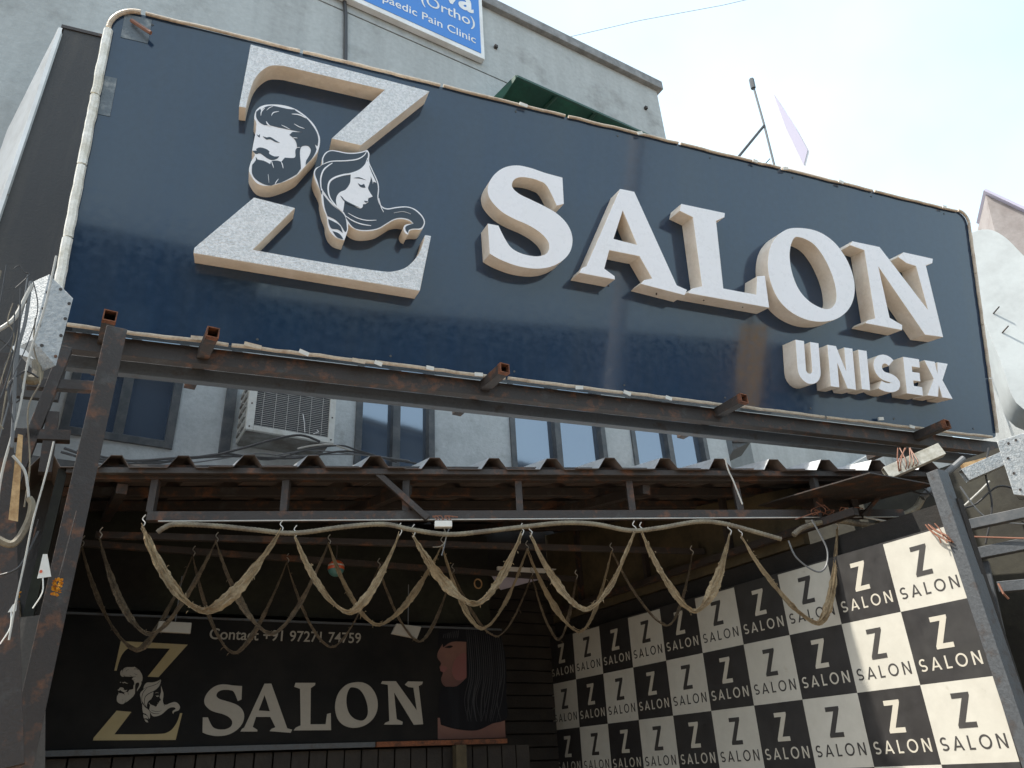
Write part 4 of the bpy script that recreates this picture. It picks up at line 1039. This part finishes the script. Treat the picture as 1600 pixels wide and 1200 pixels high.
cable([(1133, 716), (1138, 735), (1146, 752), (1160, 788)], CAN, .0045, 'cable_w', 'thin pale cord hanging over the canopy edge at the right', .13)
CF = VF(-32, 4.7)
for i, (p_, m, r_) in enumerate([
        ([(100, 700), (150, 716), (210, 720), (270, 716), (330, 712), (380, 700), (430, 686), (470, 680), (500, 690)], 'cable', .008),
        ([(95, 706), (160, 722), (240, 724), (300, 716), (370, 713), (460, 716), (540, 705), (600, 716), (650, 724)], 'cable', .007),
        ([(110, 712), (180, 715), (240, 726), (310, 722), (400, 709), (450, 713), (520, 710), (580, 712), (640, 720)], 'cable_g', .0045),
        ([(120, 704), (190, 719), (260, 721), (350, 709), (420, 718), (480, 703), (530, 696), (560, 704), (620, 722)], 'cable', .006),
        ([(465, 701), (490, 696), (520, 695), (550, 705)], 'cable_w', .006),
        ([(430, 712), (480, 704), (540, 708), (585, 714), (617, 721)], 'cable_g', .004)]):
    cable(p_, CF, r_, m, ['thick black cable sweeping under the air conditioner', 'black cable lying lowest over the canopy sheets', 'thin grey cable in the bundle over the canopy', 'black cable humped behind the canopy ribs', 'short white cable piece below the air conditioner', 'thin grey cable ending right of the air conditioner'][i], .0)

# junction block, ball, driver plates
jb = empty('junction_block', 'small cream junction block tied on the truss rail', 'junction block')
a, b = CAN.uv(679, 825, .05), CAN.uv(706, 815, .05)
MB(CAN).box(a.x, b.x, a.y, b.y, .035, .07).build('block', M['ac'], jb, bevel=.003)
MB().tube(cpath([(694, 825), (697, 840), (690, 853), (676, 855)], .06), .003, 5).build('wire', M['conduit'], jb)
MB().tube(cpath([(702, 826), (698, 836), (693, 858), (690, 868)], .06), .003, 5).build('wire', M['cable_g'], jb)
tt = MB()
for _ in range(6):
    x = random.uniform(675, 712); tt.tube(cpath([(x, 813), (x + random.uniform(-12, 12), 806), (x + random.uniform(-18, 18), 808)], .06), .003, 4)
tt.build('twisted_wires', M['bare'], jb)
BF = VF(-28, 4.35)
fbq = BF.w(525, 888)
fbm = empty('extinguisher_ball', 'red orange ball with a teal underside hanging from the rail', 'ball')
def sphere(c, r, a0, a1, m, nm, par):
    vs_, fs = [], []; nn, mm = 16, 8
    for i in range(mm + 1):
        t_ = R(a0 + (a1 - a0) * i / mm)
        for k in range(nn): vs_.append((c.x + r * math.cos(t_) * math.cos(2 * math.pi * k / nn), c.y + r * math.cos(t_) * math.sin(2 * math.pi * k / nn), c.z + r * math.sin(t_)))
    for i in range(mm):
        for k in range(nn): fs.append((i * nn + k, i * nn + (k + 1) % nn, (i + 1) * nn + (k + 1) % nn, (i + 1) * nn + k))
    return MB().add(vs_, fs).build(nm, M[m], par, smooth=True)
sphere(fbq, .048, -10, 89.9, 'red', 'upper_shell', fbm); sphere(fbq + Vector((0, 0, -.001)), .046, -89.9, -10, 'teal', 'lower_shell', fbm)
sphere(fbq + Vector((0, 0, .0)), .0485, 10, 22, 'flex_w2', 'band', fbm)
MB().tube([fbq + Vector((0, 0, .045)), fbq + Vector((0, 0, .16))], .004, 6).build('hanger', M['steel'], fbm)
lq = VF(-28, 4.9)
ring = empty('metal_ring', 'small brass ring fixed on the dark cloth beside the banner portrait', 'ring')
cc = lq.w(747, 912)
MB().tube([cc + lq.U * .028 * math.cos(R(a)) + Vector((0, 0, .032 * math.sin(R(a)))) for a in range(0, 361, 20)], .005, 6).build('hoop', M['wood'], ring)
for q, lab in (([(248, 971), (299, 974), (297, 991), (243, 988)], 'flat grey driver plate above the golden Z emblem'), ([(618, 975), (657, 980), (650, 999), (610, 991)], 'flat grey driver plate left of the banner portrait')):
    t_ = empty('driver_plate', lab, 'driver plate', None)
    F1 = VF(-28, 4.6); f = [F1.w(*p) for p in q]
    MB().hexa([p + F1.N * .02 for p in f], f).build('plate', M['cream'], t_, bevel=.003)
    MB().tube([f[0].lerp(f[1], .5), f[0].lerp(f[1], .5) + Vector((0, 0, .25))], .003, 5).build('wire', M['cable_g'], t_)

# ------------------------------------------------------------------ dried garlands
def garland(p0, p1, bot, w0, m, label, group, thin=.2, seed=0):
    """a dried ribbon of flowers hung between two hooks; the low point follows its weight"""
    rnd = random.Random(seed)
    A, B = Vector(p0), Vector(p1)
    pn = (B - A).cross(Vector((0, 0, 1))).normalized()
    d = ray(*bot); t = (A - EYE).dot(pn) / d.dot(pn); low = EYE + d * t
    hd = Vector((B.x - A.x, B.y - A.y, 0)); s_ = max(.2, min(.8, (low - A).dot(hd) / hd.dot(hd)))
    zc = low.z
    pts = []; N_ = 60
    for i in range(N_ + 1):
        x = i / N_
        # two catenary-like arms meeting at the low point
        q = A.lerp(B, x)
        if x < s_: k = 1 - x / s_; z = zc + (A.z - zc) * (k ** 1.62)
        else: k = (x - s_) / (1 - s_); z = zc + (B.z - zc) * (k ** 1.62)
        q.z = z; pts.append(q)
    for _ in range(2): pts = [pts[0]] + [(pts[i - 1] + pts[i] * 2 + pts[i + 1]) / 4 for i in range(1, N_)] + [pts[-1]]
    # ribbon with a twisting, slightly folded cross section
    vs_, fs = [], []; ph = rnd.uniform(0, 6); K = 6
    side = pn if pn.dot(EYE - A) > 0 else -pn
    for i, p in enumerate(pts):
        tg_ = (pts[min(i + 1, N_)] - pts[max(i - 1, 0)]).normalized()
        u = tg_.cross(side).normalized()
        x = i / N_
        ang = .55 * math.sin(x * 7 + ph) + .3 * math.sin(x * 17 + ph * 2)
        wd_ = w0 * (.34 + .66 * (.5 - .5 * math.cos(4 * math.pi * (x + .03 * math.sin(ph)))) * (1 - .45 * (x > .5) * (ph > 3) - .45 * (x <= .5) * (ph <= 3))) * (1 + rnd.uniform(-.16, .16))
        if x < .05 or x > .95: wd_ *= .55
        a = u * math.cos(ang) + side * math.sin(ang); b = side * math.cos(ang) - u * math.sin(ang)
        for k in range(K):
            f = k / (K - 1) - .5
            cup = .22 * w0 * math.cos(f * 3) * math.sin(x * 9 + ph) * .5 + .07 * w0 * math.sin(f * 14 + x * 22 + ph)
            vs_.append(p + a * f * wd_ * (1 + rnd.uniform(-.02, .02)) + b * (cup + rnd.uniform(-.05, .05) * w0))
    n0 = len(vs_)
    vs_ += [v - side * .004 for v in vs_]
    for i in range(N_):
        for k in range(K - 1):
            a = i * K + k; fs.append((a, a + 1, a + K + 1, a + K)); fs.append((a + n0 + 1, a + n0, a + n0 + K, a + n0 + K + 1))
        a = i * K; fs.append((a + K, a + n0 + K, a + n0, a)); a += K - 1; fs.append((a, a + n0, a + n0 + K, a + K))
    t_ = empty('garland', label, 'garland', group)
    MB().add(vs_, fs).build('ribbon', m, t_)
    st = MB()
    for s2 in range(2):
        st.tube([p + side * (.006 + .004 * s2) + Vector((0, 0, (s2 - .5) * w0 * .35)) + Vector([rnd.uniform(-.003, .003) for _ in range(3)]) for p in pts[::2]], .0016 + .0005 * s2, 4)
    st.build('thread', m, t_)
    kn = MB()
    for _ in range(int(10 + w0 * 420)):
        i = rnd.randrange(2, N_ - 1); c_ = pts[i] + side * .008 + Vector((rnd.uniform(-.3, .3) * w0, 0, rnd.uniform(-.4, .4) * w0)); L_ = rnd.uniform(.004, .02)
        dr = Vector([rnd.uniform(-1, 1) for _ in range(3)]).normalized()
        kn.tube([c_, c_ + dr * L_ * .6, c_ + dr * L_ + Vector((0, 0, -L_ * .5))], [.0016, .0022, .0007], 4)
    kn.build('petals', m, t_, kind='stuff')
    for e in (A, B):
        MB().tube(catmull([e + Vector((0, 0, -.01)), e + Vector((.012, 0, .015)), e + Vector((-.004, 0, .035)), e + Vector((.008, 0, .055))], 3), .0028, 5).build('hook', M['wire'], t_)
    return t_
G1 = 'dried garlands along the front rail'; G2 = 'dried garlands on the middle rail'; G3 = 'thin dried garlands on the back rail'
fh = lambda x, y: CAN.w(x, y, .06)
front = [(222, 822, 438, 830, 320, 955, .066), (460, 838, 624, 834, 545, 957, .046), (645, 836, 815, 834, 742, 944, .06), (828, 836, 991, 830, 915, 953, .046), (1002, 832, 1140, 834, 1085, 956, .052), (1157, 838, 1308, 826, 1278, 974, .044)]
fl = ['widest pale dried garland, at the left end of the front rail', 'dried garland second from left on the front rail', 'ragged dried garland below the cream junction block', 'dried garland in the middle right of the front rail, fourth from left', 'dried garland hanging before the top left squares of the backdrop', 'rightmost dried garland hanging before the chequered backdrop']
for i, (x0, y0, x1, y1, bx, by, w) in enumerate(front):
    garland(fh(x0, y0), fh(x1, y1), (bx, by), w, M['garland'], fl[i], G1, seed=i + 3)
hz = lambda x, y: atz(x, y, HZ)
mid = [(155, 840, 337, 847, 235, 992, .04), (337, 847, 513, 850, 425, 991, .04), (513, 850, 690, 853, 590, 977, .04), (690, 853, 823, 859, 752, 983, .035), (823, 859, 955, 862, 905, 988, .035), (955, 862, 1081, 866, 1042, 978, .022)]
ml = ['dark garland over the left driver plate on the middle rail', 'dark garland crossing the phone number on the middle rail', 'dark garland whose left hook is beside the red ball', 'dark garland just left of the pale panel on the middle rail', 'dark garland drooping at the left edge of the backdrop', 'thin string-like garland over the fourth and fifth backdrop squares']
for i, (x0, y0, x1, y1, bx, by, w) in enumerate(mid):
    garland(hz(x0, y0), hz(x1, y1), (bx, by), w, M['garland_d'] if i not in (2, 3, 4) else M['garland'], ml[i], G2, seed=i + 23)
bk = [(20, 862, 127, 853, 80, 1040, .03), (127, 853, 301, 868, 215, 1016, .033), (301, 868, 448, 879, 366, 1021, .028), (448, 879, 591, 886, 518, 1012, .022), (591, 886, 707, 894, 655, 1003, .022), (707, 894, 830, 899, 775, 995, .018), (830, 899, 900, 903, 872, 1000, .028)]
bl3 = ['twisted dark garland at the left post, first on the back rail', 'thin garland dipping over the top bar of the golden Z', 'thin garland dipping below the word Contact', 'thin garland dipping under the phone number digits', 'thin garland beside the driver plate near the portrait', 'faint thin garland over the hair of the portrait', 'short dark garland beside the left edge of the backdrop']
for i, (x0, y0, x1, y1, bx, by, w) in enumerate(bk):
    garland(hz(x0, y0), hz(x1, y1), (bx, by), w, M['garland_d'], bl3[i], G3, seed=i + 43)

# ------------------------------------------------------------------ left edge: neighbour sign, cables, tags, poster
NS = VF(-22, 4.6)
ns = empty('box_sign', 'neighbouring box sign seen from its dark side with a white front edge', 'sign')
a, b, c_, d = NS.uv(54, 33), NS.uv(160, 60), NS.uv(118, 380), NS.uv(20, 470)
top = (a.y + b.y) / 2; lft = (a.x + d.x) / 2
MB(NS).box(lft, b.x + .3, 3.75, top, -.04, 0).build('dark_panel', M['hoard_dark'], ns)
MB(NS).box(lft - .02, b.x + .3, top, top + .03, -.06, .01).build('top_trim', M['steel'], ns)
MB(NS).hexa([(lft - .005, 3.6, .02), (lft - .03, 3.6, .02), (lft - .03, top - .02, .02), (lft - .005, top - .02, .02)],
            [(lft - .24, 3.6, -.42), (lft - .28, 3.6, -.42), (lft - .28, top - .7, -.42), (lft - .24, top - .7, -.42)]).build('white_flap', M['white'], ns)
LF = VF(-30, 2.9)
def lc(pts, r, m, lab, off=0): return cable(pts, LF, r * .68, m, lab, off)
lc([(88, 400), (70, 480), (45, 560), (30, 640), (5, 730), (-5, 790)], .006, 'cable_w', 'thin white cable hanging straight down the left edge')
lc([(48, 440), (40, 500), (25, 560), (22, 640), (18, 700)], .009, 'cable_g', 'grey cable left of the silvery metal box')
lc([(-10, 520), (20, 500), (38, 470), (50, 445)], .012, 'cable_w', 'thick white cable arcing in from the left edge')
lc([(5, 600), (8, 570), (20, 548), (0, 530)], .004, 'cable', 'thin black cable curl at the left edge')
lc([(25, 590), (14, 600), (18, 630), (34, 620), (30, 600)], .004, 'cable', 'small black cable coil on the left tubes')
lc([(60, 590), (40, 580), (22, 592), (10, 610)], .005, 'cable', 'black cable running behind the pipe elbow')
lc([(84, 690), (72, 740), (52, 812), (38, 880), (25, 940), (14, 1000)], .0045, 'cable_w', 'bright thin wire running down the left post', .02)
lc([(-8, 840), (20, 850), (42, 820), (50, 790), (45, 778)], .018, 'conduit', 'thick beige conduit bend at the lower left')
lc([(20, 712), (38, 735), (43, 760), (45, 780)], .007, 'cable_w', 'white cable joining the beige conduit bend')
lc([(-5, 900), (25, 890), (40, 870), (60, 830)], .005, 'cable', 'black cable crossing low behind the left post')
lc([(22, 420), (30, 415), (38, 425), (45, 430), (24, 450)], .003, 'cable', 'wiry black loop above the silvery metal box')
rp0, rp1 = LF.w(28, 680, .0), LF.w(34, 720, .0)
o = MB().hexa([LF.w(28, 678), LF.w(36, 680), LF.w(28, 815), LF.w(13, 812)], [LF.w(28, 678, -.03), LF.w(36, 680, -.03), LF.w(28, 815, -.03), LF.w(13, 812, -.03)]).build('wood_strip', M['wood']); tag(o, 'split pale wood strip hanging at the left edge', 'wood strip')
o = MB().bar(LF.w(-5, 560, -.25), LF.w(12, 1200, -.25), .09, .09).build('side_tube', M['steel']); tag(o, 'dark steel upright at the extreme left edge', 'tube')
for q, lab in (([(67, 866), (74, 866), (80, 901), (58, 904)], 'white paper tag with a red dot hanging on the left post'), ([(20, 945), (27, 940), (25, 955), (12, 957)], 'small crumpled white paper below the orange flower')):
    t_ = empty('paper_tag', lab, 'paper tag')
    F1 = VF(-30, 3.0); f = [F1.w(*p) for p in q]
    MB().hexa([p + F1.N * .002 for p in f], f).build('paper', M['paper'], t_)
    MB().tube(catmull([f[3].lerp(f[2], .4), f[3].lerp(f[2], .4) + Vector((.01, 0, -.05)), f[3].lerp(f[2], .4) + Vector((-.01, 0, -.1))], 4), .0022, 5).build('tail', M['paper'], t_)
    if q[0][0] > 50:
        c_ = F1.w(64, 893, .004); MB().tube([c_, c_ + F1.N * .002], .005, 8).build('dot', M['red'], t_)
def flower(x, y, r, lab):
    F1 = VF(-30, 3.15); c_ = F1.w(x, y); t_ = empty('flower_string', lab, 'flower'); mb = MB()
    for i in range(60):
        dr = Vector([random.gauss(0, 1) for _ in range(3)]).normalized(); e = dr.cross(Vector((.3, .5, .8))).normalized() * r * .35
        cz = c_ + Vector((0, 0, (i % 3 - 1) * r * .95)); p = cz + dr * r * .8
        mb.add([cz + dr * r * .2, p - e, p + dr * r * .25, p + e], [(0, 1, 2, 3)])
    mb.build('petals', M['yellow'], t_, kind='stuff')
    MB().tube([c_ + Vector((0, 0, r)), c_ + Vector((.01, 0, .28))], .0025, 5).build('thread', M['steel'], t_)
for i in range(9):
    x0 = random.uniform(0, 60); y0 = random.uniform(395, 520); pts_ = [(x0, y0)]
    for k in range(5): pts_.append((max(-12, min(78 - k * 10, pts_[-1][0] + random.uniform(-24, 14))), pts_[-1][1] + random.uniform(25, 90)))
    lc(pts_, random.choice((.003, .004, .0055)), random.choice(('cable', 'cable', 'cable_g', 'conduit')), ['black cable winding past the pipe elbow', 'loose cable at the left edge behind the metal box', 'slack cable crossing the left brace', 'thin cable beside the wood strip', 'cable drooping left of the left post', 'cable knotted near the cross tubes', 'short cable hanging under the silvery box', 'wavy cable at the outer left edge', 'cable strung between the left tubes'][i], random.uniform(-.25, .05))
for i, (p_, m_) in enumerate((([(1500, 760), (1530, 800), (1560, 815), (1620, 820)], 'cable_g'), ([(1440, 760), (1480, 790), (1520, 790), (1560, 760), (1600, 770)], 'cable'), ([(1395, 740), (1420, 765), (1455, 770), (1480, 745)], 'cable'), ([(1545, 700), (1540, 740), (1550, 790), (1540, 850)], 'cable'))):
    cable(p_, F_, .005, m_, ['grey cable sagging behind the right railing bars', 'black cable under the right metal box', 'black cable looped below the dirty white channel', 'black cable dropping from the right metal box'][i], .03)
flower(89, 917, .018, 'small yellow marigold string right of the white paper tag')
flower(25, 934, .014, 'small orange flower at the far left below the cables')
dk = VF(-32, 4.75)
k0 = dk.uv(-60, 700); k1 = dk.uv(128, 722)
o = MB(dk).box(k0.x - .3, k1.x, 0, k1.y, -.04, 0).build('dark_shutter', M['hoard_dark']); tag(o, 'dark sheet shutter left of the canopy behind the posts', 'shutter')
ps = empty('poster', 'torn cream and dark hair poster behind the foot of the left post', 'poster')
PF = VF(-30, 3.9)
MB(PF).prism([[PF.uv(*q) for q in ((-60, 975), (72, 960), (70, 1260), (-60, 1260))]], -.02, 0).build('sheet', M['photo_hair'], ps)
MB(PF).prism([catmull([PF.uv(*q) for q in ((-50, 1020), (5, 1030), (28, 1050), (20, 1085), (24, 1110), (8, 1130), (-50, 1120))], 5, True)], .001, .003).build('print', M['photo_cream'], ps)
MB(PF).prism([catmull([PF.uv(*q) for q in ((45, 1040), (70, 1010), (72, 1050), (60, 1075), (45, 1062))], 5, True)], .001, .003).build('print', M['photo_cream'], ps)

# ------------------------------------------------------------------ origins: every empty sits at the base of its thing
bpy.context.view_layer.update()
for o in list(COL.objects):
    if o.type == 'EMPTY' and o.parent is None:
        ch = [c for c in o.children]
        P_ = [c.matrix_world @ Vector(v) for c in ch for v in c.bound_box]
        if not P_: continue
        base = Vector(((min(p.x for p in P_) + max(p.x for p in P_)) / 2, (min(p.y for p in P_) + max(p.y for p in P_)) / 2, min(p.z for p in P_)))
        o.location = base
        for c in ch:
            mw_ = c.matrix_world.copy(); c.matrix_basis = Matrix.Translation(-base) @ mw_; c.matrix_parent_inverse = Matrix.Identity(4)
scene.cycles.max_bounces = 8
